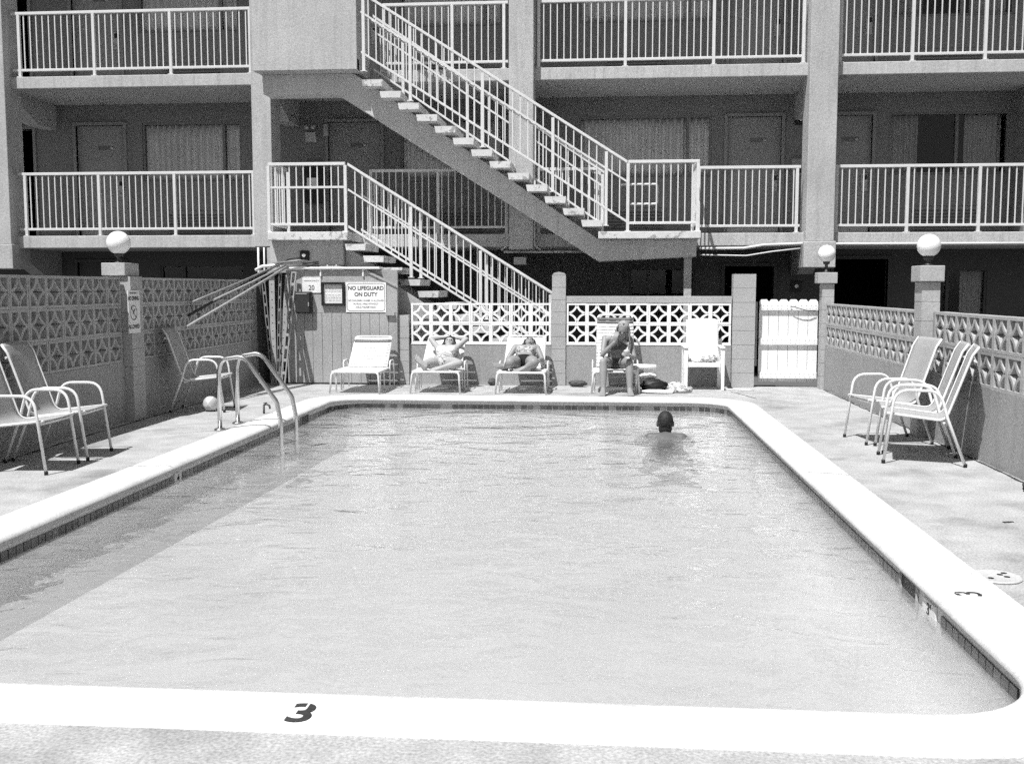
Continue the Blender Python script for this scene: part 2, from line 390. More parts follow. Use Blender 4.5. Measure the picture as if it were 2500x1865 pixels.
# expansion joint outside the front coping and hairline cracks across the coping (sunk dark filler)
for x0, y0, x1, y1, wd in ((-3.86, 8.10, -3.52, 8.16, .008), (1.66, 8.3, 1.98, 8.2, .008), (-3.75, 9.87, -3.55, 9.9, .006), (1.68, 11.2, 1.95, 11.17, .006), (-3.1, 3.30, 1.4, 3.30, .0)):
    if wd == 0: continue
    k = 5; mb = MB(); pts = [(x0 + (x1 - x0) * i / k, y0 + (y1 - y0) * i / k + random.uniform(-.012, .012)) for i in range(k + 1)]
    for a, b in zip(pts[:-1], pts[1:]):
        h0 = wd * random.uniform(.2, .6); mb.add([(a[0], a[1] - h0, .0142), (b[0], b[1] - h0, .0142), (b[0], b[1] + h0, .0142), (a[0], a[1] + h0, .0142)], [(0, 1, 2, 3)])
    mb.build('crack', 'dirt', cop)
def deckcrack(pts, wd):
    mb = MB(); out = []
    for a, b in zip(pts[:-1], pts[1:]):
        k = max(3, int(math.dist(a, b) / .12))
        out += [(a[0] + (b[0] - a[0]) * i / k + random.uniform(-.01, .01), a[1] + (b[1] - a[1]) * i / k + random.uniform(-.01, .01)) for i in range(k)]
    out.append(pts[-1])
    for a, b in zip(out[:-1], out[1:]):
        d = Vector((b[0] - a[0], b[1] - a[1])); nn = Vector((-d.y, d.x)).normalized() * wd * random.uniform(.25, .6)
        mb.add([(a[0] - nn.x, a[1] - nn.y, .004), (b[0] - nn.x, b[1] - nn.y, .004), (b[0] + nn.x, b[1] + nn.y, .004), (a[0] + nn.x, a[1] + nn.y, .004)], [(0, 1, 2, 3)])
    mb.build('crack', 'dirt', deck)
deckcrack([(1.86, 14.85), (1.98, 14.3), (2.08, 13.9)], .018)
deckcrack([(-4.35, 10.0), (-3.95, 10.3), (-3.75, 10.9), (-3.86, 11.5)], .010)
deckcrack([(3.232, 15.2), (3.225, 12.8), (3.235, 10.8), (3.215, 9.0), (3.22, 8.0), (3.18, 7.6), (3.23, 7.0)], .024)
deckcrack([(-5.0, 6.6), (-5.1, 9.4), (-5.12, 13.2)], .02)
deckcrack([(-5.0, 15.40), (-3.2, 15.41), (-1.0, 15.51), (1.9, 15.52)], .022)
deckcrack([(2.55, 6.65), (2.62, 6.67)], .03)

# ------------------------------------------------------------------ breeze-block walls
def breeze_mesh(m, S=.305, D=.095):
    mb = MB(); h = S / 2 - .0008; t = .026; y0, y1 = -D / 2, D / 2
    mb.box(-h, h, y0, y1, -h, -h + t).box(-h, h, y0, y1, h - t, h).box(-h, -h + t, y0, y1, -h + t, h - t).box(h - t, h, y0, y1, -h + t, h - t)
    mb.box(-.022, .022, y0 + .005, y1 - .005, -h + t, -h + t + .016).box(-.022, .022, y0 + .005, y1 - .005, h - t - .016, h - t).box(-h + t, -h + t + .016, y0 + .005, y1 - .005, -.022, .022).box(h - t - .016, h - t, y0 + .005, y1 - .005, -.022, .022)
    n = 6; ra, rb = h - .017, h + .012; yi, yo = y0 + .004, y1 - .004
    for sx in (-1, 1):
        for sz in (-1, 1):
            vs = []; fs = []
            for k in range(n + 1):
                a = PI / 2 * k / n; c, s = math.cos(a), math.sin(a)
                for rr, yy in ((ra, yi), (rb, yi), (rb, yo), (ra, yo)):
                    x = min(h - .001, abs(h - rr * c)) ; z = min(h - .001, abs(h - rr * s))
                    vs.append((sx * (h - rr * c), yy, sz * (h - rr * s)))
            for k in range(n):
                for j in range(4):
                    f = (k * 4 + j, k * 4 + (j + 1) % 4, (k + 1) * 4 + (j + 1) % 4, (k + 1) * 4 + j)
                    fs.append(f if sx * sz > 0 else tuple(reversed(f)))
            mb.add(vs, fs)
    return mb.mesh('breeze_block', m)
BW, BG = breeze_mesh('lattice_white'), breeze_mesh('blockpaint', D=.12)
def pier(parent, x0, x1, y0, y1, z1, course=.20, cap=None, m='blockpaint'):
    # cap: (x0, x1, y0, y1, z0, z1)
    core = MB().box(x0 + .004, x1 - .004, y0 + .004, y1 - .004, 0, z1 - .01).build('pier', m, parent)
    me = None; nc = int(round(z1 / course)); ch = z1 / nc
    bm_ = MB().box(-(x1 - x0) / 2, (x1 - x0) / 2, -(y1 - y0) / 2, (y1 - y0) / 2, .003, ch - .003).mesh('block', m)
    for k in range(nc): place(bm_, 'block', core, ((x0 + x1) / 2 + random.uniform(-.002, .002), (y0 + y1) / 2 + random.uniform(-.002, .002), k * ch))
    if cap:
        MB().box(*cap).build('cap', m, core, bevel=.008)
    return core
# left wall
lw = thing('breeze_block_wall', 'tall shaded breeze block wall along the left deck with a lamp pier', 'wall', (-5.3, 10.5, 0))
MB().box(-5.36, -5.232, 5.4, 15.44, -.05, .655).build('base_wall', 'wallpaint', lw)
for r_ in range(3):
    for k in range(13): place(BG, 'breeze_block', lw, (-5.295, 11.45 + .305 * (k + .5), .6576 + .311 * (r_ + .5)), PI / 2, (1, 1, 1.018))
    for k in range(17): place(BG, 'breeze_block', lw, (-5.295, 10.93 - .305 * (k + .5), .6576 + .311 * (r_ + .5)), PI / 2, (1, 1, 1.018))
pier(lw, -5.43, -5.14, 10.97, 11.27, 1.60, .2, (-5.45, -5.18, 10.935, 11.285, 1.603, 1.745))
MB().box(-5.36, -5.235, 11.271, 11.449, .656, 1.588).build('infill', 'wallpaint', lw)
# right wall
rw = thing('breeze_block_wall', 'low sunlit breeze block wall along the right deck with two lamp piers', 'wall', (3.3, 10.5, 0))
MB().box(3.249, 3.38, 4.8, 15.6, -.05, .632).build('base_wall', 'wallpaint', rw)
for r_ in range(2):
    for k in range(17): place(BG, 'breeze_block', rw, (3.31, 10.386 - .305 * (k + .5), .632 + .305 * (r_ + .5)), PI / 2)
    for k in range(15): place(BG, 'breeze_block', rw, (3.31, 10.72 + .302 * (k + .5), .632 + .305 * (r_ + .5)), PI / 2, (.99, 1, 1))
pier(rw, 3.14, 3.315, 10.45, 10.68, 1.53, .19, (3.107, 3.34, 10.41, 10.72, 1.533, 1.69))
MB().box(3.255, 3.37, 10.387, 10.449, .632, 1.24).box(3.255, 3.37, 10.681, 10.719, .632, 1.24).build('infill', 'wallpaint', rw)
pier(rw, 3.195, 3.363, 15.28, 15.47, 1.53, .19, (3.125, 3.396, 15.24, 15.50, 1.533, 1.69))
# back wall
bk = thing('breeze_block_wall', 'back wall of white breeze blocks on a grey base behind the loungers', 'wall', (-.5, 15.6, 0))
MB().box(-2.90, -.72, 15.552, 15.68, -.05, .612).box(-.51, 1.945, 15.552, 15.68, -.05, .612).build('base_wall', 'wallpaint', bk)
MB().box(-2.88, -.735, 15.545, 15.67, .613, .628).box(-.505, 1.94, 15.545, 15.67, .613, .628).build('sill', 'lattice_white', bk)
for r_ in range(2):
    for k in range(7): place(BW, 'breeze_block', bk, (-2.8725 + .305 * (k + .5), 15.60, .628 + .305 * (r_ + .5)))
    for k in range(8): place(BW, 'breeze_block', bk, (-.5024 + .305 * (k + .5), 15.60, .628 + .305 * (r_ + .5)))
MB().box(-.513, 1.945, 15.548, 15.66, 1.2405, 1.345).build('lintel', 'blockpaint', bk, bevel=.006)
mp_ = pier(bk, -.722, -.517, 15.53, 15.70, 1.66, .185)
MB().prism([(-.722, 1.661), (-.517, 1.661), (-.545, 1.692), (-.62, 1.708), (-.695, 1.692)], 15.53, 15.70).build('cap', 'blockpaint', mp_)
pier(bk, 1.955, 2.28, 15.50, 15.72, 1.675, .21)
pier(bk, -3.07, -2.90, 15.50, 15.68, 1.06, .175)

for o in COL.objects:
    if o.name.startswith('breeze_block') and o.type == 'MESH':
        o.location += Vector((random.uniform(-.0015, .0015), random.uniform(-.003, .003), random.uniform(-.0015, .0015))); o.rotation_euler[0] += random.uniform(-.006, .006); o.rotation_euler[2] += random.uniform(-.008, .008)

# gate
gt = thing('picket_gate', 'closed white picket gate between the block pier and right wall', 'gate', (2.8, 15.72, 0))
gw = (3.235 - 2.37) / 6
for k in range(6):
    a, b = 2.37 + gw * k + .003, 2.37 + gw * (k + 1) - .003
    MB().prism([(a, .065), (b, .065), (b, 1.262), (b - .03, 1.298), (a + .03, 1.298), (a, 1.262)], 15.735, 15.755).build('picket', 'gate', gt)
for z in (1.135, .62, .115):
    o = MB().box(2.375, 3.23, 15.695, 15.7345, z, z + .095).build('rail', 'gate', gt, bevel=.004)
    nl = MB()
    for k in range(12):
        for dz in (.025, .07):
            x = 2.42 + .07 * k + random.uniform(-.012, .012); nl.lathe([(.0045, 0), (.0045, .003), (.0001, .0035)], (x, 15.695, z + dz), 6, 'y')
    nl.build('nails', 'grey_metal', o)['kind'] = 'stuff'
MB().tube(fillet([(2.82, 15.68, 1.185), (2.87, 15.66, 1.19), (2.97, 15.66, 1.155), (3.08, 15.67, 1.13), (3.19, 15.69, 1.125)], .04), .006, 6).build('latch_cord', 'darkmetal', gt)
MB().box(2.283, 2.35, 15.74, 15.80, .3, 1.26).build('hinge_post', 'wallpaint', gt)

# ------------------------------------------------------------------ globe lamps
def globe_lamp(x, y, z0, zc, r, label):
    t = thing('globe_lamp', label, 'lamp', (x, y, z0), 'globe lamps on the wall piers')
    MB().lathe([(.05, 0), (.05, .012), (.022, .025), (.022, zc - r - z0 - .03), (.045, zc - r - z0 - .025), (.05, zc - r - z0 + .012)], (x, y, z0), 14).build('neck', 'darkmetal', t)
    pr = [(math.sin(a) * r, -math.cos(a) * r) for a in [PI * (i + 2.2) / 18.2 for i in range(17)]]; pr[-1] = (.001, r)
    MB().lathe(pr, (x, y, zc), 28).build('globe', 'globe', t)
globe_lamp(-5.325, 11.11, 1.745, 1.970, .128, 'white globe lamp on the left wall pier above the no diving sign')
globe_lamp(3.225, 10.565, 1.69, 1.888, .113, 'white globe lamp on the nearer pier of the right wall')
globe_lamp(3.262, 15.38, 1.69, 1.962, .124, 'white globe lamp on the far right pier beside the picket gate')

# ------------------------------------------------------------------ railings
bal_cache = {}
def bal_mesh(h, s=.017):
    k = (round(h, 3), s)
    if k not in bal_cache: bal_cache[k] = MB().box(-s / 2, s / 2, -s / 2, s / 2, 0, h).mesh('baluster', 'railpaint')
    return bal_cache[k]
def railing(parent, A, B, posts, H=1.075, low=.115, pitch=.111, mid=None, ps=.046, rs=.046, name='railing', post_low=0., skip=()):
    A, B = Vector(A), Vector(B); d = B - A; ln = math.hypot(d.x, d.y); dirx = Vector((d.x, d.y, 0)) / ln; pn = Vector((-dirx.y, dirx.x, 0)); sl = d.z / ln
    mb = MB()
    def beam(z, hw, hh):
        nonlocal mb
        p = []
        for zz in (-hh, hh):
            for e, s in ((A, -1), (B, -1), (B, 1), (A, 1)): p.append(e + pn * hw * s + Vector((0, 0, z + zz)))
        mb.hexa(p)
    beam(H - rs / 2, rs / 2, rs / 2); r = mb.build(name, 'railpaint', parent, bevel=.004, seg=1)
    mb = MB(); beam(low, rs / 2 * .8, rs / 2 * .85); mb.build('bottom_rail', 'railpaint', r, bevel=.004, seg=1)
    if mid: mb = MB(); beam(mid, .016, .016); mb.build('mid_rail', 'railpaint', r)
    h = H - rs - low - .02; bm_ = bal_mesh(h); rz = math.atan2(dirx.y, dirx.x)
    n = max(1, int(round(ln / pitch)))
    for k in range(1, n):
        s = ln * k / n
        if any(abs(s - p) < .05 for p in posts): continue
        p = A + dirx * s; place(bm_, 'baluster', r, (p.x, p.y, A.z + sl * s + low + .02), rz)
    for s in posts:
        p = A + dirx * s; z = A.z + sl * s
        pm = MB().box(-ps / 2, ps / 2, -ps / 2, ps / 2, post_low, H - rs - .001 - (.02 if abs(sl) > .01 else 0)).box(-ps, ps, -ps * .8, ps * .8, post_low, post_low + .012)
        place(pm.mesh('post', 'railpaint'), 'post', r, (p.x, p.y, z), rz)
    return r

# ------------------------------------------------------------------ motel building
ZF = [-.06, 2.355, 5.03]; SB = [2.145, 4.83, 7.5]; FY = 17.2; WY = 18.72
bd = thing('motel_building', 'three-storey stucco motel with open balconies behind the pool', 'building', (-1.5, 18, -.06))
for k, (zb, zt) in enumerate(((2.145, 2.355), (4.83, 5.03), (7.5, 7.7))):
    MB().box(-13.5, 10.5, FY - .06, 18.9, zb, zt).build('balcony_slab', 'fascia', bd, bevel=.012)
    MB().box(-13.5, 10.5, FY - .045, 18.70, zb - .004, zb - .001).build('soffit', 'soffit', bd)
COLS = [(-10.42, -10.02), (-5.77, -5.44), (-1.50, -1.10), (3.26, 3.70), (8.1, 8.5)]
for i, (a, b) in enumerate(COLS):
    if i == 2:
        c = MB().box(a, b, 16.95, 17.45, 2.10, 7.49).build('column', 'stucco', bd, bevel=.012)
    else:
        c = MB().box(a, b, 16.95, 17.45, 2.21 if i != 1 else 2.15, 7.49).build('column', 'stucco', bd, bevel=.012)
        if i != 1: MB().box(a - .03, b + .03, 16.92, 17.48, 1.79, 2.209).build('base_block', 'stucco', c, bevel=.012)
    for zb in (2.14, 4.825, 7.495):
        if zb < 3 and i == 2: continue
        # tapered cantilever beam from the rooms out to the column
        x0, x1 = (a + b) / 2 - .13, (a + b) / 2 + .13
        poly = [(17.46, zb), (17.46, zb - .16), (18.1, zb - .44), (18.72, zb - .44), (18.72, zb)]
        n_ = len(poly); vs = [(x0, y, z) for y, z in poly] + [(x1, y, z) for y, z in poly]
        fs = [tuple(reversed(range(n_))), tuple(range(n_, 2 * n_))] + [(k, (k + 1) % n_, (k + 1) % n_ + n_, k + n_) for k in range(n_)]
        MB().add(vs, fs).build('cantilever_beam', 'soffit', bd)
# openings per storey: ('d'|'w', x0, x1, z0, z1, style)
UP = [('d', -11.65, -10.55, 0, 2.05, 'open'), ('d', -9.72, -8.80, 0, 2.10, 'shut'), ('w', -8.45, -6.57, 1.07, 2.14, 'curtain'), ('d', -4.95, -3.98, 0, 2.10, 'shut'), ('w', -3.62, -1.75, 1.07, 2.14, 'curtain'),
      ('w', -.40, 1.936, 1.07, 2.14, 'curtain'), ('d', 2.205, 3.139, 0, 2.10, 'shut'), ('d', 3.78, 4.69, 0, 2.10, 'shut'), ('w', 4.966, 6.99, 1.07, 2.14, 'parted')]
GFL = [('d', -9.78, -8.85, 0, 2.0, 'shut'), ('w', -8.18, -6.57, .9, 1.96, 'dark'), ('w', .52, 1.68, .85, 1.89, 'dark'), ('d', 2.20, 3.06, 0, 1.91, 'open'), ('d', 4.10, 5.03, 0, 2.03, 'open'), ('w', 5.80, 6.72, .8, 1.86, 'half')]
def wavy(mb, x0, x1, y, z0, z1, amp=.038, per=.12, flare=0.):
    nn = max(8, int((x1 - x0) / per * 8)); ph = random.random() * 6
    def fn(u, v):
        x = x0 + (x1 - x0) * u; a = amp * (1 + .4 * math.sin(x * 3.1 + ph)); p = 2 * PI * x / per + .9 * math.sin(x * 4.7 + ph)
        return (x + flare * (1 - v) * u * (x1 - x0), y + a * math.sin(p) + .006 * math.sin(17 * v + x * 9), z0 + (z1 - z0) * v)
    return mb.grid(fn, nn, 4)
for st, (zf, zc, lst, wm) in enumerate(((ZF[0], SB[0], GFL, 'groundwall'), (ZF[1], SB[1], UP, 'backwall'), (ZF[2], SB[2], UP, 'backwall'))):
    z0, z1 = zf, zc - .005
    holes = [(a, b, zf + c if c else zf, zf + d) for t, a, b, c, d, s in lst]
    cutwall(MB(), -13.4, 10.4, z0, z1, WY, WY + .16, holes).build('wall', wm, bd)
    # dark rooms behind
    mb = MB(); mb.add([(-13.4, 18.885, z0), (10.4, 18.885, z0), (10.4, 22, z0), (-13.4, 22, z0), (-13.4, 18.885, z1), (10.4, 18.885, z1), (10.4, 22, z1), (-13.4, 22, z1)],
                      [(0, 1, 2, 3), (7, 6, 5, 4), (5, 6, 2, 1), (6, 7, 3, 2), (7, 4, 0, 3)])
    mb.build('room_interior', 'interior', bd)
    for t, a, b, c, d, sty in lst:
        za, zb = zf + c, zf + d
        if t == 'd':
            fr = .055
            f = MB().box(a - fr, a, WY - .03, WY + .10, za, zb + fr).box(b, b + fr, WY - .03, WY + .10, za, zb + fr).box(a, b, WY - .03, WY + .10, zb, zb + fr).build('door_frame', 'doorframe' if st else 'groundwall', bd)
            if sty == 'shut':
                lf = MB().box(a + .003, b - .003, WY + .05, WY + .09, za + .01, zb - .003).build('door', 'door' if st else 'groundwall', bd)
                if st:
                    MB().box(a + .40, a + .62, WY + .044, WY + .0495, za + 1.66, za + 1.73).build('number_plate', 'ink_grey', lf)
                    MB().lathe([(.03, 0), (.03, .012), (.001, .014)], (a + .66, WY + .05, za + 1.695), 12, 'y').build('peephole', 'alu', lf)
                    MB().box(b - .16, b - .05, WY + .035, WY + .0495, za + .80, za + 1.10).build('lock_plate', 'alu', lf)
                    MB().box(b - .13, b - .06, WY + .02, WY + .034, za + 1.0, za + 1.08).build('key_reader', 'black', lf)
                    MB().tube([(b - .10, WY + .034, za + .86), (b - .10, WY - .01, za + .86), (b - .20, WY - .01, za + .86)], .011, 6).build('handle', 'alu', lf)
                    MB().box(a + .02, b - .02, WY + .038, WY + .0495, za + .02, za + .17).build('kick_plate', 'alu', lf)
        else:
            fr = .04
            f = MB().box(a, a + fr, WY + .02, WY + .10, za, zb).box(b - fr, b, WY + .02, WY + .10, za, zb).box(a + fr, b - fr, WY + .02, WY + .10, zb - fr, zb).box(a + fr, b - fr, WY + .02, WY + .10, za, za + fr)
            mx = [a + (b - a) * .82] if sty == 'curtain' else [a + (b - a) * .57] if sty == 'parted' else [a + (b - a) * .28]
            for x in mx: f.box(x - .025, x + .025, WY + .02, WY + .10, za + fr, zb - fr)
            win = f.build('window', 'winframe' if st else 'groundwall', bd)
            MB().add([(a + fr, WY + .06, za + fr), (b - fr, WY + .06, za + fr), (b - fr, WY + .06, zb - fr), (a + fr, WY + .06, zb - fr)], [(0, 1, 2, 3)]).build('pane', 'glass', win)
            if sty == 'curtain': wavy(MB(), a + .03, b - .03, WY + .14, za + .02, zb - .02).build('curtain', 'curtain', win, solid=.004)
            if sty == 'parted':
                wavy(MB(), a + .03, a + .52, WY + .14, za + .02, zb - .02, .03, .09).build('curtain', 'curtain_dark', win, solid=.004)
                wavy(MB(), b - .72, b - .10, WY + .14, za + .02, zb - .02, .03, .09).build('curtain', 'curtain_dark', win, solid=.004)
            if sty == 'half': wavy(MB(), b - .42, b - .05, WY + .14, za + .02, zb - .02, .02, .08).build('curtain', 'curtain_dark', win, solid=.004)
            if st:   # air-conditioner grille under the window
                gl = MB().box(a + .45, a + 1.55, WY - .02, WY - .001, zf + .06, zf + .52).build('grille_frame', 'backwall', win)
                for k in range(7): MB().box(a + .48, a + 1.52, WY - .028, WY - .0205, zf + .10 + k * .056, zf + .125 + k * .056).build('louvre', 'groundwall', gl)
# wall fin at the right end
MB().box(7.04, 7.30, 18.1, WY - .001, ZF[1] + .001, SB[1] - .006).build('wall_fin', 'backwall', bd)
# balcony railings
for k, z in enumerate((ZF[1], ZF[2])):
    ry = FY - .02
    railing(bd, (-9.99, ry, z), (-5.80, ry, z), [.13, 1.444, 2.777, 4.148], name='balcony_railing')
    railing(bd, (-3.85, ry, z) if k == 0 else (-3.6, ry, z), (-1.53, ry, z), [.02, 1.15, 2.0 if k else 2.29], name='balcony_railing')
    if k == 0:
        railing(bd, (-1.06, ry, z), (.0, ry, z), [.03, 1.03], name='balcony_railing')
        railing(bd, (1.56, ry, z), (3.20, ry, z), [.02, 1.585], name='balcony_railing')
    else: railing(bd, (-1.06, ry, z), (3.22, ry, z), [.03, 1.43, 2.84, 4.25], name='balcony_railing')
    railing(bd, (3.74, ry, z), (7.45, ry, z), [.03, 1.14, 2.25, 3.36], name='balcony_railing')
# fittings on the building
def bell(x, y, z, r, par, nm='alarm_bell'):
    o = MB().box(x - r * 1.25, x + r * 1.25, y - .03, y - .001, z - r * 1.25, z + r * 1.25).build(nm, 'black', par, bevel=.01)
    MB().lathe([(r * .95, 0), (r * .95, .012), (r * .7, .022), (r * .68, .012), (.001, .012)], (x, y - .0305, z), 18, 'y').build('rim', 'darkmetal', o)
    MB().lathe([(r * .45, 0), (r * .45, .03), (r * .3, .034), (r * .28, .012), (.001, .01)], (x, y - .043, z), 14, 'y').build('gong_ring', 'white', o)
bell(3.46, WY, 4.40, .085, bd); bell(3.45, WY, 1.495, .075, bd)
o = MB().box(3.32, 3.58, WY - .06, WY - .001, 3.42, 3.72).build('alarm_box', 'door', bd, bevel=.01); MB().box(3.43, 3.54, WY - .08, WY - .0605, 3.47, 3.60).build('pull_handle', 'black', o)
o = MB().box(-5.72 + .36, -5.52 + .36, WY - .07, WY - .001, 4.10, 4.28).build('emergency_light', 'curtain_dark', bd, bevel=.012)
MB().ball((-5.32, WY - .10, 4.36), .045).ball((-5.20, WY - .10, 4.36), .045).build('lamp_head', 'alu', o)
MB().box(-5.02, -4.93, WY - .09, WY - .001, 4.20, 4.42).build('sconce', 'alu', bd, bevel=.02)
o = MB().box(-5.40, -5.02, WY - .14, WY - .001, 3.0, 3.72).build('notice_cabinet', 'black', bd, bevel=.01); MB().box(-5.32, -5.12, WY - .15, WY - .1405, 3.25, 3.45).build('card', 'paper', o)
# conduits and cables under the first balcony
MB().tube(fillet([(1.60, 17.05, 2.10), (2.3, 17.05, 2.105), (2.62, 17.05, 2.155), (3.18, 17.05, 2.175), (3.24, 17.05, 2.175)], .15), .022, 8).build('conduit', 'railpaint', bd)
MB().tube(fillet([(1.60, 17.06, 2.00), (2.35, 17.06, 1.985), (2.75, 17.06, 2.05), (3.20, 17.06, 2.10)], .3), .012, 8).build('conduit', 'railpaint', bd)
MB().tube([(3.72, 17.07, 2.17), (7.5, 17.07, 2.17)], .02, 8).build('conduit', 'railpaint', bd)
MB().tube([(-1.6, 17.12, 2.06), (.0, 17.12, 2.06)], .02, 8).build('conduit', 'fascia', bd)
for x in (-1.525, -1.075): MB().tube(fillet([(x, 16.94, 3.2), (x, 16.94, 2.16), (x + (-.1 if x < -1.3 else .1), 16.94, 2.08)], .06), .014, 8).build('downpipe', 'stucco', bd)
MB().box(-1.42, -1.22, 16.98, 17.12, 1.85, 1.97).build('junction_box', 'soffit', bd, bevel=.006)
MB().tube([(-5.70, 16.93, 2.14), (-5.70, 16.93, 1.2)], .018, 8).build('downpipe', 'railpaint', bd)
MB().tube([(-5.60, 16.93, 2.14), (-5.60, 16.93, 1.2)], .014, 8).build('downpipe', 'railpaint', bd)
MB().box(-5.56, -5.44, 16.96, 17.30, 1.0, 2.14).build('pipe_chase', 'stucco', bd)

# ------------------------------------------------------------------ staircases
def tread_mesh():
    w0, hgt = .335, .10
    poly = [(0, 0), (w0, 0), (w0 - .012, -hgt), (.02, -hgt)]
    return MB().prism(poly, 0, 1.0).mesh('tread', 'treadpaint')
TM = tread_mesh()
RI, RU = .1815, .2855
# upper flight
us = thing('staircase', 'upper concrete flight with white railings rising left from the right landing', 'staircase', (-1, 16.5, 1.8))
SY = 16.15
MB().box(-.04, 1.53, SY, 17.13, 2.225, 2.336).build('landing', 'treadpaint', us, bevel=.008)
for k in range(13):
    x = -.306 - RU * k; z = 2.514 + RI * k
    place(TM, 'tread', us, (x, SY, z))
sY0, sY1 = 16.42, 16.90
MB().prism([(1.49, 2.222), (1.49, 1.955), (-.03, 1.885), (-4.22, 4.55), (-5.40, 4.55), (-5.40, 4.845), (-3.92, 4.845), (-.02, 2.36 - .14)], sY0, sY1).build('stringer', 'stringer', us, bevel=.008)
MB().box(-5.43, -3.80, SY + .02, 17.12, 4.846, 5.03).build('landing', 'fascia', us, bevel=.008)
MB().box(-5.46, -3.80, SY, SY + .16, 4.85, 6.12).build('parapet', 'stucco', us, bevel=.008)
MB().box(-3.96, -3.801, SY + .161, 17.12, 5.031, 6.12).build('parapet_return', 'stucco', us, bevel=.008)
MB().box(1.31, 1.425, 16.50, 16.62, -.06, 1.952).build('support_post', 'stucco', us)
ry = SY + .05
xt = -3.74
zt = 2.336 + (.41 - xt) * RI / RU
fl = math.hypot(1, 0)
railing(us, (.40, ry, 2.336), (xt, ry, 2.336 + (.40 - xt) * RI / RU), [.325, 1.15, 2.24, 3.37, 4.10], H=1.08, low=.15, pitch=.118, mid=.76, name='stair_railing', post_low=-.12)
railing(us, (.41, ry, 2.336), (1.50, ry, 2.336), [.0, 1.065], H=1.085, low=.13, pitch=.111, name='landing_railing')
railing(us, (1.48, ry + .06, 2.336), (1.48, 17.12, 2.336), [.85], H=1.085, low=.13, pitch=.111, name='landing_railing')
ry2 = 17.08
railing(us, (.05, ry2, 2.336), (xt, ry2, 2.336 + (.40 - xt) * RI / RU - .08), [.03, 1.15, 2.24, 3.3], H=1.02, low=.15, pitch=.118, mid=.76, name='stair_railing', post_low=-.12)
MB().tube(fillet([(.08, ry + .05, 2.336 + .93), (-1.2, ry + .05, 2.336 + .93 + 1.28 * RI / RU), (-3.6, ry + .05, 2.336 + .93 + 3.68 * RI / RU)], .1), .019, 8).build('handrail', 'railpaint', us)
MB().tube(fillet([(.30, ry + .05, 3.06), (.86, ry + .05, 3.06), (.86, ry + .05, 2.76), (.45, ry + .05, 2.76)], .04), .017, 8).build('handrail_end', 'railpaint', us)
# lower flight
ls = thing('staircase', 'lower concrete flight with white railings descending right behind the breeze block wall', 'staircase', (-3, 16.5, 0))
MB().box(-5.28, -3.985, SY, 17.13, 2.22, 2.352).build('landing', 'treadpaint', ls, bevel=.010)
for k in range(12):
    x = -4.036 + .29 * k; z = 2.160 - .1855 * k
    if z > .05: place(TM, 'tread', ls, (x, SY + .02, z))
MB().prism([(-4.1, 2.218), (-4.1, 1.62), (-1.55, -.05), (-.85, -.05), (-3.96, 2.05)], sY0 + .05, sY1).build('stringer', 'stringer', ls)
MB().box(-5.30, -4.101, 16.33, 16.45, -.05, 2.218).build('landing_wall', 'stucco', ls)
railing(ls, (-5.26, ry, 2.352), (-4.02, ry, 2.352), [.0, 1.24], H=1.085, low=.12, pitch=.111, mid=.70, name='landing_railing')
railing(ls, (-5.22, ry + .08, 2.352), (-5.22, 17.0, 2.352), [.82], H=1.085, low=.12, pitch=.111, name='landing_railing')
railing(ls, (-3.98, ry, 2.352), (-.66, ry, 2.352 - 3.32 * .624), [1.0, 2.10, 3.2], H=1.075, low=.08, pitch=.115, mid=.66, name='stair_railing', post_low=-.10)
railing(ls, (-3.98, ry2, 2.352), (-.66, ry2, 2.352 - 3.32 * .624), [1.0, 2.10, 3.2], H=1.03, low=.08, pitch=.115, mid=.66, name='stair_railing', post_low=-.10)
bell(-4.73, 16.33, 1.985, .062, ls, 'alarm_horn')

# ------------------------------------------------------------------ shed under the stairs, signs
sh = thing('stair_shed', 'board-fronted storage shed under the stairs carrying the pool signs', 'shed', (-4.1, 15.6, 0))
MB().prism([(-4.775, 1.092), (-3.062, 1.092), (-3.062, 1.515), (-3.14, 1.545), (-3.54, 1.735), (-4.775, 1.735)], 15.452, 15.49).build('upper_panel', 'panel', sh)
xs = [-4.775, -4.632, -4.504, -4.374, -4.228, -4.074, -3.929, -3.779, -3.631, -3.486, -3.342, -3.197, -3.062]
for a, b in zip(xs[:-1], xs[1:]): MB().box(a + .003, b - .003, 15.446 + random.uniform(0, .004), 15.485, .025, 1.088).build('board', 'board', sh)
MB().box(-4.775, -3.065, 15.491, 15.55, -.02, 1.73).build('frame', 'wallpaint', sh)
MB().box(-5.21, -4.78, 15.75, 15.80, -.02, 1.70).build('niche_back', 'groundwall', sh)
MB().box(-5.22, -5.17, 15.45, 15.75, -.02, 1.70).build('niche_side', 'groundwall', sh)
MB().prism([(-3.56, 1.755), (-3.05, 1.505), (-3.05, 1.47), (-3.56, 1.72)], 15.432, 15.4515).build('barge_board', 'panel', sh)
MB().prism([(-3.50, 1.74), (-2.50, 1.10), (-2.50, .0), (-3.50, .0)], 15.76, 15.80).build('skirt_panel', 'panel', sh)
MB().box(-3.235, -3.10, 15.40, 15.4455, 1.055, 1.10).build('bracket', 'panel', sh)
MB().box(-4.80, -3.32, 15.40, 15.72, 1.748, 1.782).build('shelf', 'white', sh, bevel=.012)
for x in (-4.235, -3.58): MB().box(x - .012, x + .012, 15.425, 15.4515, 1.64, 1.747).build('shelf_bracket', 'white', sh, bevel=.006)
MB().box(-5.21, -3.06, 15.50, 16.2, 1.70, 1.74).build('roof', 'wallpaint', sh)
RT = (PI / 2, 0, 0)
s1 = thing('pool_sign', 'white rules sign reading NO LIFEGUARD ON DUTY on the shed', 'sign', (-3.541, 15.44, 1.10))
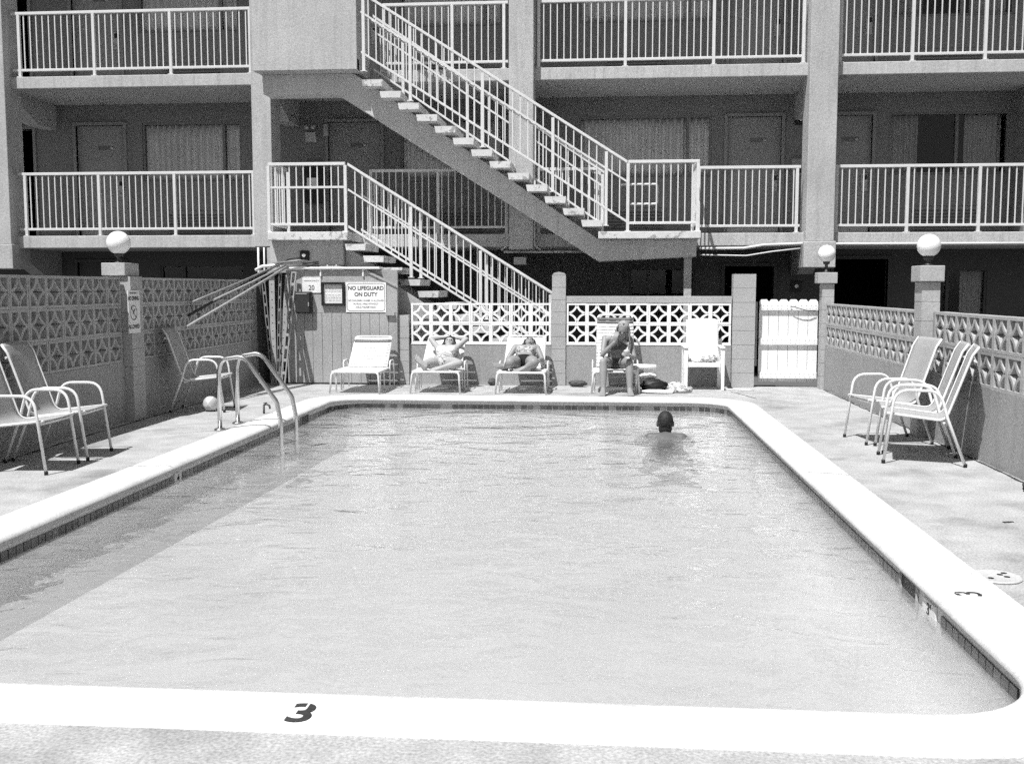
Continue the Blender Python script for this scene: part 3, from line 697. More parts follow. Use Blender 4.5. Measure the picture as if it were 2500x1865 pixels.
MB().box(-3.851, -3.231, 15.438, 15.4508, 1.101, 1.553).build('panel', 'white', s1)
yS = 15.4372
def rrect(mb, x0, x1, z0, z1, r, t, y):
    o = ring(x0, x1, z0, z1, r, 5); n_ = len(o)
    vs = [(x, y, z) for x, z, a, b in o] + [(x - a * t, y, z - b * t) for x, z, a, b in o]
    return mb.add(vs, [(i, (i + 1) % n_, (i + 1) % n_ + n_, i + n_) for i in range(n_)])
rrect(MB(), -3.835, -3.247, 1.117, 1.537, .05, .007, yS).build('border', 'ink', s1)
text('lettering', 'NO LIFEGUARD', .082, 'ink', s1, (-3.541, yS, 1.462), RT, .95, bold=.002)
text('lettering', 'ON DUTY', .082, 'ink', s1, (-3.541, yS, 1.367), RT, .95, bold=.002)
for k, tx in enumerate(('NO CHILDREN UNDER 14 ALLOWED', 'IN POOL AREA WITHOUT', 'ADULT SUPERVISION')): text('lettering', tx, .036, 'ink', s1, (-3.541, yS, 1.275 - k * .05), RT, .92)
s2 = thing('capacity_sign', 'small pale sign with the number 20 above the black box', 'sign', (-4.39, 15.44, 1.41))
MB().box(-4.54, -4.237, 15.440, 15.4508, 1.395, 1.53).box(-4.52, -4.237, 15.441, 15.4508, 1.53, 1.625).build('panel', 'paper', s2)
text('lettering', '20', .105, 'ink', s2, (-4.38, 15.4395, 1.467), RT, .9, bold=.001)
text('lettering', 'MAXIMUM CAPACITY', .026, 'ink_grey', s2, (-4.38, 15.4395, 1.575), RT, .95)
s3 = thing('framed_notice', 'black framed notice sheet between the number sign and rules sign', 'notice', (-4.04, 15.44, 1.2))
MB().box(-4.221, -4.186, 15.405, 15.4508, 1.199, 1.554).box(-3.901, -3.866, 15.405, 15.4508, 1.199, 1.554).box(-4.186, -3.901, 15.405, 15.4508, 1.199, 1.234).box(-4.186, -3.901, 15.405, 15.4508, 1.519, 1.554).build('frame', 'black', s3)
MB().box(-4.186, -3.901, 15.435, 15.4508, 1.234, 1.519).build('sheet', 'paper', s3)
ln_ = MB()
for k in range(11):
    z = 1.49 - k * .022; x = -4.165
    if k in (5,): continue
    while x < -3.93:
        dx = random.uniform(.02, .05); xe = min(x + dx, -3.925)
        ln_.add([(x, 15.4345, z), (xe, 15.4345, z), (xe, 15.4345, z + .006), (x, 15.4345, z + .006)], [(0, 1, 2, 3)]); x += dx + .01
    if random.random() < .2: x -= .05
ln_.build('print', 'ink_grey', s3)['kind'] = 'stuff'
s4 = thing('phone_box', 'black wall box below the capacity sign on the shed', 'box', (-4.487, 15.44, 1.08))
MB().box(-4.609, -4.364, 15.33, 15.4508, 1.085, 1.412).build('case', 'black', s4, bevel=.02, seg=3)
MB().box(-4.605, -4.385, 15.318, 15.3295, 1.10, 1.395).build('door', 'darkmetal', s4, bevel=.008)
MB().box(-4.405, -4.388, 15.308, 15.3175, 1.19, 1.25).build('latch', 'alu', s4, bevel=.004)
MB().box(-4.59, -4.42, 15.312, 15.3175, 1.372, 1.386).build('edge_trim', 'alu', s4)
# no diving sign on the left pier
s5 = thing('no_diving_sign', 'narrow white NO DIVING ALLOWED sign on the left wall pier', 'sign', (-5.12, 10.98, .97))
MB().box(-5.1365, -5.128, 10.88, 11.16, .975, 1.445).build('panel', 'paper', s5)
RX = (PI / 2, 0, PI / 2); xS = -5.1272
text('lettering', 'NO DIVING', .062, 'ink', s5, (xS, 11.005, 1.355), RX, .82, bold=.002)
text('lettering', 'ALLOWED', .062, 'ink', s5, (xS, 11.005, 1.045), RX, .92, bold=.002)
text('lettering', 'WARNING', .03, 'ink', s5, (xS, 11.005, 1.415), RX, 1.2)
def disc_ring(mb, cy, cz, ro, ri, x, n_=24):
    vs = [(x, cy + r * math.cos(2 * PI * k / n_), cz + r * math.sin(2 * PI * k / n_)) for r in (ro, ri) for k in range(n_)]
    return mb.add(vs, [(k, (k + 1) % n_, (k + 1) % n_ + n_, k + n_) for k in range(n_)])
pg = disc_ring(MB(), 11.005, 1.20, .085, .072, xS)
pg.add([(xS, 10.94, 1.255), (xS, 10.95, 1.265), (xS, 11.07, 1.145), (xS, 11.06, 1.135)], [(0, 1, 2, 3)])
pg.add([(xS + .0004, 10.975, 1.17), (xS + .0004, 11.0, 1.19), (xS + .0004, 11.045, 1.235), (xS + .0004, 11.03, 1.245), (xS + .0004, 10.985, 1.215)], [(0, 1, 2, 3, 4)])
pg.build('pictogram', 'ink_grey', s5)

# perforated rails leaning beside the shed
def perforated(x0, x1, y0, y1, z1, wd, dp, label, slots=True, curl=False):
    """flat bar with slots leaning from (x0,y0,0) to (x1,y1,z1)"""
    root = thing('perforated_rail', label, 'rail', (x0, y0, 0), 'perforated rails leaning beside the shed')
    mb = MB(); nS = 9; d = Vector((x1 - x0, y1 - y0, z1)); L = d.length; d.normalize(); u = Vector((1, 0, 0)); u = (u - d * u.dot(d)).normalized(); nn = d.cross(u)
    def b(a0, a1, s0, s1):
        p = []
        for s in (s0, s1):
            for a, q_ in ((a0, -dp), (a1, -dp), (a1, dp), (a0, dp)): p.append(Vector((x0, y0, 0)) + u * a + d * s + nn * q_)
        mb.hexa(p)
    e = wd * .24
    if slots:
        b(-wd / 2, -wd / 2 + e, 0, L); b(wd / 2 - e, wd / 2, 0, L)
        st = L / nS
        for k in range(nS + 1): b(-wd / 2 + e + .0005, wd / 2 - e - .0005, max(0, k * st - .022), min(L, k * st + .022))
    else:
        b(-wd / 2, wd / 2, 0, L); b(-wd / 2, -wd / 2 + .004, 0, L)
    mb.build('bar', 'grey_metal' if slots and wd < .07 else 'rail_grey', root, bevel=.003, seg=1)
    if not slots:
        hb = MB()
        for k in range(1, 14):
            c = Vector((x0, y0, 0)) + d * (L * k / 14) - nn * (dp + .001)
            if c.y > y0 + (y1 - y0) * k / 14: c = Vector((x0, y0, 0)) + d * (L * k / 14) + nn * (dp + .001)
            hb.lathe([(.009, 0), (.009, .0015), (.0001, .0016)], (c.x, c.y, c.z), 8, 'y')
        hb.build('holes', 'black', root)['kind'] = 'stuff'
for a in ((-4.93, -5.10, 15.20, 15.36, 1.56, .055, .012, 'leftmost slotted rail of the bundle leaning beside the shed', True),
          (-4.92, -4.98, 15.22, 15.385, 1.64, .085, .008, 'broad punched flat rail second from left in the leaning bundle', False),
          (-4.855, -4.835, 15.18, 15.36, 1.70, .045, .012, 'dark narrow slotted rail in the middle of the leaning bundle', True),
          (-4.83, -4.735, 15.22, 15.40, 1.66, .075, .008, 'punched flat rail second from right in the leaning bundle', False),
          (-4.77, -4.62, 15.15, 15.36, 1.71, .082, .016, 'rightmost slotted rail with big holes nearest the capacity sign', True)): perforated(*a)
# poles, brush and hoses
for p0, p1, r_, m, lb in (((-4.73, 15.42, 1.80), (-5.08, 12.33, .99), .019, 'rail_grey', 'long grey pool pole sloping from the shelf to the far left chair'),
                      ((-4.76, 15.38, 1.81), (-5.06, 13.2, 1.31), .016, 'rail_grey', 'short pale pool pole resting above the long pole by the left wall'),
                      ((-4.85, 15.34, 1.83), (-5.16, 12.62, 1.13), .019, 'darkmetal', 'dark pool pole sloping down beside the pale grey poles'),
                      ((-4.80, 15.50, 1.86), (-5.17, 12.7, 1.28), .015, 'grey_metal', 'grey pool pole hindmost in the sloping bundle by the left wall')):
    MB().tube([p0, [(a + b) / 2 - (.008 if i == 2 else 0) for i, (a, b) in enumerate(zip(p0, p1))], p1], r_, 8).build('pool_pole', m).__class__
    tag(bpy.context.scene.objects[-1] if False else [o for o in COL.objects if o.name.startswith('pool_pole') and 'label' not in o][0], lb, 'pole', 'poles over the left wall corner')
t = thing('pool_brush', 'white curved pool brush lying on the poles above the left wall corner', 'brush', (-5.0, 15.3, 1.80))
MB().tube(fillet([(-5.20, 15.30, 1.735), (-5.10, 15.30, 1.79), (-4.92, 15.30, 1.805), (-4.80, 15.30, 1.785)], .08), .024, 8).build('brush_back', 'white', t)
MB().tube([(-4.95, 15.31, 1.83), (-4.55, 15.36, 1.88), (-4.42, 15.38, 1.87)], .014, 8).build('handle', 'grey_metal', t)
def coil(name, c, R, r, turns, m, label, cat, sq=.6):
    pts = [(c[0] + (R + .02 * math.sin(k * 1.7)) * math.cos(k * .42), c[1] + sq * R * math.sin(k * .42), c[2] + r + k * .0022) for k in range(int(turns * 15))]
    return tag(MB().tube(pts, r, 6).build(name, m), label, cat)
coil('hose_coil', (-4.42, 15.55, 1.782), .11, .014, 2.2, 'darkmetal', 'dark hose coiled on the shelf above the capacity sign', 'hose')
tag(MB().tube(fillet([(-4.70, 16.26, 1.95), (-4.95, 16.20, 1.93), (-5.05, 15.9, 1.80), (-4.9, 15.6, 1.79), (-4.55, 15.5, 1.80), (-4.0, 15.47, 1.815), (-3.86, 15.45, 1.797)], .12), .010, 6).build('cable', 'black'), 'black cable running from the alarm horn along the shelf', 'cable')
for k, (x, y_) in enumerate(((-4.13, 15.45), (-4.06, 15.48), (-3.99, 15.44))):
    tag(MB().lathe([(.016, 0), (.018, .012), (.014, .03), (.006, .034), (.001, .035)], (x, y_, 1.782), 10).build('hose_fitting', 'alu'), ['small pale hose fitting on the shelf nearest the coiled hose', 'middle one of three small hose fittings on the shelf', 'small hose fitting on the shelf farthest from the coiled hose'][k], 'fitting', 'hose fittings on the shelf')

# ------------------------------------------------------------------ pool ladder, ball, tap, lid
ld = thing('pool_ladder', 'polished steel pool ladder with two curved grab rails at the left edge', 'ladder', (-3.7, 10.6, 0))
for y in (10.34, 10.87):
    r_ = MB().tube(fillet([(-3.93, y, .012), (-3.93, y, .60), (-3.90, y, .735), (-3.66, y, .775), (-3.32, y, .30), (-3.285, y, .10), (-3.275, y, -.46)], .14, 8), .0235, 12).build('grab_rail', 'steel', ld)
    MB().lathe([(.062, .004), (.062, .012), (.045, .022), (.0242, .024)], (-3.93, y, 0), 18).build('flange', 'steel', r_)
for z in (-.42,): MB().box(-3.34, -3.22, 10.36, 10.85, z, z + .035).build('step', 'white_plastic', ld, bevel=.01)
bl = thing('beach_ball', 'pale panelled beach ball on the shaded deck under the far left chair', 'ball', (-4.64, 11.93, 0))
br = .093
for k in range(6):
    mb = MB()
    mb.grid(lambda u, v: (-4.64 + br * math.sin(PI * v) * math.cos((k + u) * PI / 3), 11.93 + br * math.cos(PI * v), br + br * math.sin(PI * v) * math.sin((k + u) * PI / 3)), 5, 12)
    mb.build('panel', 'ball_a' if k % 2 else 'ball_b', bl)
MB().ball((-4.64, 11.93, br), br - .002).build('bladder', 'ball_a', bl)
tp = thing('deck_tap', 'small bronze tap standing on the deck behind the ladder', 'tap', (-3.93, 11.75, 0))
MB().tube([(-3.93, 11.75, 0), (-3.93, 11.75, .105)], .013, 8).tube(fillet([(-3.93, 11.75, .10), (-3.90, 11.74, .115), (-3.855, 11.73, .10), (-3.85, 11.73, .06)], .02), .012, 8).build('pipe', 'brown_leather', tp)
MB().lathe([(.022, 0), (.022, .008), (.004, .009)], (-3.91, 11.745, .125), 10).tube([(-3.91, 11.745, .10), (-3.91, 11.745, .127)], .005, 6).build('handle', 'brown_leather', tp)
ck = thing('skimmer_lid', 'round white skimmer lid set in the deck near the right edge', 'lid', (2.03, 5.36, 0))
MB().lathe([(.125, .002), (.125, .008), (.118, .012), (.110, .009), (.001, .009)], (2.03, 5.36, 0), 28).build('disc', 'lid', ck)
for dx, dy in ((-.04, -.04), (.03, .03), (.05, -.01), (.06, .06)): MB().lathe([(.016, 0), (.016, .001), (.0001, .0011)], (2.03 + dx, 5.36 + dy, .0092), 10).build('finger_hole', 'black', ck)

# ------------------------------------------------------------------ sling chairs
def sling_chair():
    t = thing('sling_chair', 'sling chair', 'chair', (0, 0, 0))
    sp = fillet([(.30, 0, .425), (-.16, 0, .375), (-.345, 0, .92), (-.395, 0, .995)], .09, 6)
    for s in (-1, 1):
        y = .265 * s
        f = MB().tube(fillet([(.315, y, .004), (.235, y, .625), (-.11, y, .625), (-.175, y, .40), (-.325, y, .004)], .13, 7), .0125, 8).build('arm_frame', 'tube_white', t)
        MB().lathe([(.016, 0), (.016, .03), (.013, .031)], (.3145, y, 0), 8).lathe([(.016, 0), (.016, .03), (.013, .031)], (-.322, y, 0), 8).build('foot_cap', 'black', f)
        MB().tube([(p.x, .238 * s, p.z) for p in sp], .011, 8).build('sling_rail', 'tube_white', t)
    for p in ((.27, .40), (-.15, .36), (-.365, .88)): MB().tube([(p[0], -.238, p[1]), (p[0], .238, p[1])], .010, 8).build('crossbar', 'tube_white', t)
    L = [0]
    for a, b in zip(sp[:-1], sp[1:]): L.append(L[-1] + (b - a).length)
    def at(u):
        s = u * L[-1]
        for i in range(len(L) - 1):
            if s <= L[i + 1] + 1e-9: return sp[i].lerp(sp[i + 1], (s - L[i]) / max(1e-9, L[i + 1] - L[i]))
        return sp[-1]
    def fn(u, v):
        p = at(u); sag = .016 * math.sin(PI * v) * (1 if .03 < u < .97 else .3)
        return (p.x - (.0 if u < .4 else sag * .9), -.236 + .472 * v, p.z - (sag if u < .4 else 0) + .004)
    MB().grid(fn, 34, 8).build('sling', 'sling', t, solid=.005)
    return t
SC = sling_chair()
spots = [(-4.68, 7.98, .02, 'white sling chair cut off by the left frame edge'), (-4.70, 8.63, .09, 'white sling chair beside the one cut off at the left edge'),
         (-4.78, 12.05, .12, 'white sling chair by the shaded wall behind the beach ball and ladder'),
         (2.775, 10.17, PI + .15, 'sling chair farthest from us of the three on the right deck'), (2.83, 9.50, PI - .20, 'middle sling chair of the three on the right deck'),
         (2.765, 9.03, PI - .26, 'nearest sling chair on the right deck with its back to the wall')]
for i, (x, y, a, lb) in enumerate(spots):
    o = SC if i == 0 else copy_tree(SC)
    o.location = (x, y, 0); o.rotation_euler = (0, 0, a); tag(o, lb, 'chair', 'sling chairs on the side decks')

# ------------------------------------------------------------------ loungers
def lounger(name, label, x, y, wd, sl, by, bz, tm='tube_white', dark=(), ang=0., z0=.30):
    t = thing(name, label, 'lounger', (0, 0, 0), 'strap loungers along the back wall'); h = wd / 2
    MB().tube(fillet([(-h, sl, z0), (-h, .01, z0), (h, .01, z0), (h, sl, z0)], .05), .0135, 8).build('seat_frame', tm, t)
    MB().tube(fillet([(-h - .02, -.01, .004), (-h, .012, z0 - .002), (h, .012, z0 - .002), (h + .02, -.01, .004)], .06), .0135, 8).build('front_leg', tm, t)
    bx = h - .045
    MB().tube(fillet([(-bx, sl + .01, z0 + .01), (-bx + .01, sl + by, z0 + bz), (bx - .01, sl + by, z0 + bz), (bx, sl + .01, z0 + .01)], .06), .0135, 8).build('back_frame', tm, t)
    for s in (-1, 1):
        MB().tube(fillet([(s * (h - .015), .20, .004), (s * (h - .015), .23, z0 - .025), (s * (h - .015), .46, z0 - .025), (s * (h - .015), .50, .004)], .06), .011, 8).build('side_leg', tm, t)
        MB().tube(fillet([(s * (h + .015), sl - .10, .004), (s * (h + .015), sl - .06, z0 + .11), (s * (h + .015), sl + .20, z0 + .11), (s * (h + .015), sl + .25, .004)], .06), .011, 8).build('rear_leg', tm, t)
    n1 = int(sl / .052); dm = [MB().grid(lambda u, v: (-h + 2 * h * u, (v - .5) * .046, -.012 * math.sin(PI * u) + .014 + .0 * v), 8, 1).mesh('strap', k) for k in ('strap', 'strap_dark')]
    for me in dm:
        pass
    for k in range(n1):
        o = place(dm[0], 'strap', t, (0, .045 + k * (sl - .07) / (n1 - 1), z0)); q = o.modifiers.new('s', 'SOLIDIFY'); q.thickness = .004
    bl_ = math.hypot(by, bz); n2 = int(bl_ * .93 / .052); tilt = math.atan2(bz, by)
    for k in range(n2):
        u = (.06 + .86 * k / (n2 - 1)); o = place(dm[1] if k in dark or k - n2 in dark else dm[0], 'strap', t, (0, sl + by * u, z0 + bz * u)); o.rotation_euler = (tilt, 0, 0); o.scale = (bx / h, 1, 1)
        q = o.modifiers.new('s', 'SOLIDIFY'); q.thickness = .004
    t.location = (x, y, 0); t.rotation_euler = (0, 0, ang); return t
lounger('strap_lounger', 'empty white strap lounger in front of the board shed', -3.40, 14.06, .66, .82, .46, .44, dark=(-2,))
lounger('strap_lounger', 'white strap lounger under the sunbather with arms behind her head', -2.29, 14.20, .66, .60, .60, .44)
lounger('strap_lounger', 'white strap lounger under the sunbather in a dark bikini bottom', -1.09, 14.18, .66, .60, .62, .45)
lounger('strap_lounger', 'upright high-backed strap lounger on which the eating woman sits', .22, 14.42, .62, .62, .34, .77, dark=(-1, -2))

# white plastic armchair
pc = thing('plastic_armchair', 'white high-backed plastic armchair between the seated woman and the gate pier', 'chair', (1.5, 15.15, 0))
def leg(x, y0, y1, z1):
    return MB().hexa([(x - .022, y0, 0), (x + .022, y0, 0), (x + .022, y0 + .04, 0), (x - .022, y0 + .04, 0), (x - .03, y1, z1), (x + .03, y1, z1), (x + .03, y1 + .06, z1), (x - .03, y1 + .06, z1)])
for x in (1.235, 1.755):
    leg(x, 14.90, 14.94, .60).build('front_leg', 'white_plastic', pc, bevel=.008); leg(x, 15.43, 15.36, .60).build('back_leg', 'white_plastic', pc, bevel=.008)
    MB().box(x - .035, x + .035, 14.92, 15.42, .602, .632).build('armrest', 'white_plastic', pc, bevel=.012)
MB().grid(lambda u, v: (1.265 + .46 * u, 14.95 + .43 * v, .385 - .02 * math.sin(PI * u) + .015 * (1 - v)), 8, 6).build('seat', 'white_plastic', pc, solid=.02)
MB().box(1.265, 1.725, 14.935, 14.955, .335, .40).build('apron', 'white_plastic', pc, bevel=.006)
MB().grid(lambda u, v: (1.275 + .46 * u + .012 * (u - .5) * v, 15.37 + .08 * v + .03 * math.sin(PI * u), .36 + .66 * v - .02 * (2 * u - 1) ** 4 * (v > .95)), 8, 8).build('backrest', 'white_plastic', pc, solid=.018)

# small belongings
def lump(name, c, R, m, label, cat, seed=0, amp=.25, flat=.05, nseg=26, nr=14):
    rn = random.Random(seed); ph = [(rn.uniform(1.5, 5), rn.uniform(0, 6), rn.uniform(1.5, 5), rn.uniform(0, 6), rn.uniform(.3, 1)) for _ in range(7)]
    mb = MB()
    def fn(u, v):
        a = 2 * PI * u; b = PI * v; x, y, z = math.sin(b) * math.cos(a), math.sin(b) * math.sin(a), math.cos(b)
        k = 1 + amp * sum(q[4] * math.sin(q[0] * x * 2 + q[1]) * math.cos(q[2] * (y + z) * 2 + q[3]) for q in ph) / 3
        zz = c[2] + R[2] * z * k
        return (c[0] + R[0] * x * k, c[1] + R[1] * y * k, max(flat, zz) if flat is not None else zz)
    mb.grid(fn, nseg, nr); return tag(mb.build(name, m), label, cat)
lump('beach_bag', (.77, 14.86, .075), (.18, .12, .095), 'black', 'slumped black beach bag on the deck beside the seated woman', 'bag', 3, .3, .003)
lump('crumpled_towel', (.70, 14.95, .20), (.12, .06, .045), 'towel_white', 'white towel bunched on top of the black bag', 'towel', 5, .3, None)
lump('floral_cloth', (1.08, 14.92, .05), (.14, .12, .07), 'towel_print', 'patterned cloth heaped on the deck between bag and armchair', 'cloth', 8, .35, .003)
lump('folded_towel', (1.12, 14.62, .03), (.17, .08, .05), 'towel_print', 'flat patterned towel lying in front of the heaped cloth', 'towel', 9, .2, .003)
lump('white_towel', (.80, 14.52, .02), (.24, .10, .03), 'towel_white', 'white towel spread on the deck in front of the black bag', 'towel', 12, .25, .003)
lump('crumpled_cloth', (1.58, 15.12, .44), (.11, .08, .055), 'towel_print', 'patterned cloth crumpled on the seat of the plastic armchair', 'cloth', 15, .4, .391)
lump('white_cloth', (1.38, 15.10, .42), (.10, .08, .035), 'towel_white', 'white cloth on the plastic armchair seat beside the patterned one', 'cloth', 16, .4, .389)
lump('sandal_bag', (-1.62, 15.44, .06), (.06, .05, .055), 'brown_leather', 'small dark pouch against the back wall between two loungers', 'pouch', 21, .4, .003)
lump('dark_cap', (-.33, 15.36, .05), (.13, .08, .05), 'brown_leather', 'dark cap on the deck at the foot of the middle pier', 'cap', 23, .25, .003)
tag(lump('dry_leaf', (3.16, 7.7, .02), (.07, .12, .05), 'dirt', 'dark clump of debris at the foot of the right wall', 'debris', 31, .5, .002), None, None)
tag(MB().tube([(.47, 14.80, .345), (.60, 14.80, .345), (.80, 14.81, .34)], .042, 14).build('rolled_mat', 'towel_white'), 'pale rolled mat sticking out from the seated woman\'s lounger', 'mat')
tag(MB().tube(fillet([(1.80, 14.98, .012), (1.95, 15.05, .012), (2.1, 14.95, .012), (2.2, 14.97, .012)], .05), .010, 6).build('rope', 'white'), 'short white cord on the deck below the gate pier', 'cord')

# ------------------------------------------------------------------ people
def capsule(mb, p0, p1, r0, r1, seg=14):
    p0, p1 = Vector(p0), Vector(p1); d = p1 - p0; L = d.length
    if L < 1e-5: return mb.ball(p0, r0, seg, 8)
    d /= L; pts = []; up = Vector((0, 0, 1)) if abs(d.z) < .9 else Vector((1, 0, 0)); a = d.cross(up).normalized(); b = d.cross(a)
    prof_ = [(-r0 * math.cos(t), r0 * math.sin(t)) for t in (.05, .5, 1.0, PI / 2)] + [(L + r1 * math.sin(t), r1 * math.cos(t)) for t in (0, .5, 1.0, 1.52)]
    vs = [p0 + d * s + (a * math.cos(2 * PI * k / seg) + b * math.sin(2 * PI * k / seg)) * r for s, r in prof_ for k in range(seg)]; n_ = len(prof_)
    fs = [(i * seg + k, i * seg + (k + 1) % seg, (i + 1) * seg + (k + 1) % seg, (i + 1) * seg + k) for i in range(n_ - 1) for k in range(seg)]
    fs += [tuple(reversed(range(seg))), tuple((n_ - 1) * seg + k for k in range(seg))]
    return mb.add(vs, fs, True)
def ell(mb, c, ax, ay, az): # ellipsoid from three axis vectors
    c = Vector(c); ax, ay, az = Vector(ax), Vector(ay), Vector(az); o = len(mb.v); mb.ball((0, 0, 0), 1, 16, 10)
    mb.v[o:] = [tuple(c + ax * x + ay * y + az * z) for x, y, z in mb.v[o:]]; return mb
def chain(mb, pts):  # [(p, r), ...]
    for (a, ra), (b, rb) in zip(pts[:-1], pts[1:]): capsule(mb, a, b, ra, rb)
def remesh(mb, name, m, vox=.007, smooth=5):
    me = mb.mesh(name, m); o = bpy.data.objects.new('tmp', me); COL.objects.link(o)
    q = o.modifiers.new('r', 'REMESH'); q.mode = 'VOXEL'; q.voxel_size = vox; q.use_smooth_shade = True
    q = o.modifiers.new('s', 'SMOOTH'); q.factor = .5; q.iterations = smooth
    dg = bpy.context.evaluated_depsgraph_get(); out = bpy.data.meshes.new_from_object(o.evaluated_get(dg)); out.name = name
    bpy.data.objects.remove(o); out.materials.clear(); out.materials.append(M[m]); out.polygons.foreach_set('use_smooth', [True] * len(out.polygons)); return out
def hand(mb, wrist, d, up, L=.17, curl=.5, side=1):
    """palm + four fingers + thumb; d = pointing direction, up = back of the hand"""
    wrist, d, up = Vector(wrist), Vector(d).normalized(), Vector(up); up = (up - d * up.dot(d)).normalized(); sd_ = d.cross(up) * side
    pc_ = wrist + d * .05; ell(mb, pc_, sd_ * .040, d * .052, up * .017)
    for k, (o, ln) in enumerate(((-.029, .85), (-.010, 1.), (.010, .95), (.028, .75))):
        a = wrist + d * .088 + sd_ * o; f1 = ln * .038; q1 = (d - up * curl).normalized(); b = a + q1 * f1; q2 = (d - up * curl * 2.4).normalized(); c = b + q2 * f1 * .8; e = c + (d - up * curl * 4).normalized() * f1 * .6
        chain(mb, [(a, .0092), (b, .0088), (c, .0082), (e, .0072)])
    a = wrist + d * .03 - sd_ * .036; b = a + (d * .6 - sd_ * .7 - up * .3).normalized() * .035; c = b + (d - sd_ * .1 - up * .5 * curl).normalized() * .03
    chain(mb, [(a, .013), (b, .0105), (c, .009)])
def foot(mb, ankle, d, up):
    ankle, d, up = Vector(ankle), Vector(d).normalized(), Vector(up).normalized(); up = (up - d * up.dot(d)).normalized(); sd_ = d.cross(up)
    heel = ankle - d * .045 - up * .045; capsule(mb, ankle, heel, .036, .032)
    for o, ln, r in ((-.028, .165, .016), (.0, .18, .019), (.026, .185, .021)):
        t = ankle + d * (ln - .03) - up * .06 + sd_ * o; capsule(mb, heel + d * .01, t, .028, r); capsule(mb, ankle, t, .034, r)
    for k in range(5):
        b = ankle + d * (.148 + .006 * k) - up * .064 + sd_ * (-.036 + .018 * k); capsule(mb, b, b + d * .022, .0085, .0085 + .0006 * k)
def head(mb, c, fwd, up, s=1.):
    """head ellipsoid with jaw, nose, brow, lips and ears; fwd = face direction"""
    c, f, u = Vector(c), Vector(fwd).normalized(), Vector(up).normalized(); u = (u - f * u.dot(f)).normalized(); r = f.cross(u)
    ell(mb, c + u * .02 * s, r * .074 * s, f * .092 * s, u * .095 * s); ell(mb, c - u * .05 * s + f * .025 * s, r * .056 * s, f * .062 * s, u * .068 * s)
    ell(mb, c + f * .088 * s - u * .022 * s, r * .013 * s, f * .020 * s, u * .024 * s)       # nose
    ell(mb, c + f * .079 * s + u * .012 * s, r * .045 * s, f * .010 * s, u * .009 * s)       # brow
    ell(mb, c + f * .078 * s - u * .066 * s, r * .022 * s, f * .010 * s, u * .008 * s)       # lips
    ell(mb, c + f * .066 * s - u * .10 * s, r * .022 * s, f * .018 * s, u * .015 * s)        # chin
    for q in (-1, 1): ell(mb, c + r * .076 * s * q - u * .012 * s - f * .005 * s, r * .012 * s, f * .020 * s, u * .032 * s)
    return c, f, u, r
def eyes(parent, hd, s=1.):
    c, f, u, r = hd
    for q in (-1, 1): MB().ball(c + f * .080 * s + r * .031 * s * q - u * .004 * s, .010 * s, 10, 6).build('eye', 'hair_dark', parent)
    ell(MB(), c + f * .084 * s - u * .066 * s, r * .020 * s, f * .006 * s, u * .005 * s).build('lips', 'skin_dark', parent)
def shell(name, body, pred, off, m, parent):
    me = body.data; keep = [p for p in me.polygons if pred(p.center + body.location)]
    vid = {}; vs = []; fs = []
    for p in keep:
        f = []
        for i in p.vertices:
            if i not in vid: vid[i] = len(vs); vs.append(me.vertices[i].co + me.vertices[i].normal * off)
            f.append(vid[i])
        fs.append(tuple(f))
    nm = bpy.data.meshes.new(name); nm.from_pydata(vs, [], fs); nm.materials.append(M[m]); nm.polygons.foreach_set('use_smooth', [True] * len(fs)); nm.update()
    o = bpy.data.objects.new(name, nm); COL.objects.link(o); o.parent = parent
    q = o.modifiers.new('s', 'SOLIDIFY'); q.thickness = .005; q.offset = -1; return o
def person(label, mb, m, base, vox=.007):
    me = remesh(mb, 'person', m, vox)
    for v in me.vertices: v.co -= Vector(base)
    o = bpy.data.objects.new('person', me); COL.objects.link(o); o.location = base; return tag(o, label, 'person', 'people at the pool')
def hair_obj(mb, m, parent, vox=.009):
    me = remesh(mb, 'hair', m, vox, 3)
    for v in me.vertices: v.co -= Vector(parent.location)
    o = bpy.data.objects.new('hair', me); COL.objects.link(o); o.parent = parent; return o

def strands(hd, s, L, seed, n_=70, fall=(0, 0, -1), m='hair_dark', parent=None):
    """locks combed from a parting over the skull, then falling"""
    c, f, u, r = hd; rn = random.Random(seed); mb = MB(); fall = Vector(fall)
    for k in range(n_):
        side = 1 if k % 2 else -1; a = rn.uniform(-.30, 1.25)                     # from front hairline to the nape
        d = (r * side * math.cos(a * .9) - f * math.sin(a)).normalized(); root = c + u * .118 * s + f * rn.uniform(-.05, .065) * s
        pts = [root]
        for t in (.35, .75, 1.15, 1.55):
            e = c + u * .02 * s + (r * r.dot(d) * .090 + f * f.dot(d) * .108) * s * math.sin(t) + u * .105 * s * math.cos(t) + f * (.03 - .02 * t) * s
            pts.append(e)
        q = pts[-1]; ln = L * rn.uniform(.7, 1.05)
        for j in (1, 2, 3): pts.append(q + (fall * ln - u * 0) * j / 3 + Vector((rn.uniform(-.012, .012), rn.uniform(-.012, .012), 0)))
        mb.tube(pts, .0085 * s, 5, True, .004)
    o = mb.build('hair_locks', m, parent); o['kind'] = 'stuff'; return o
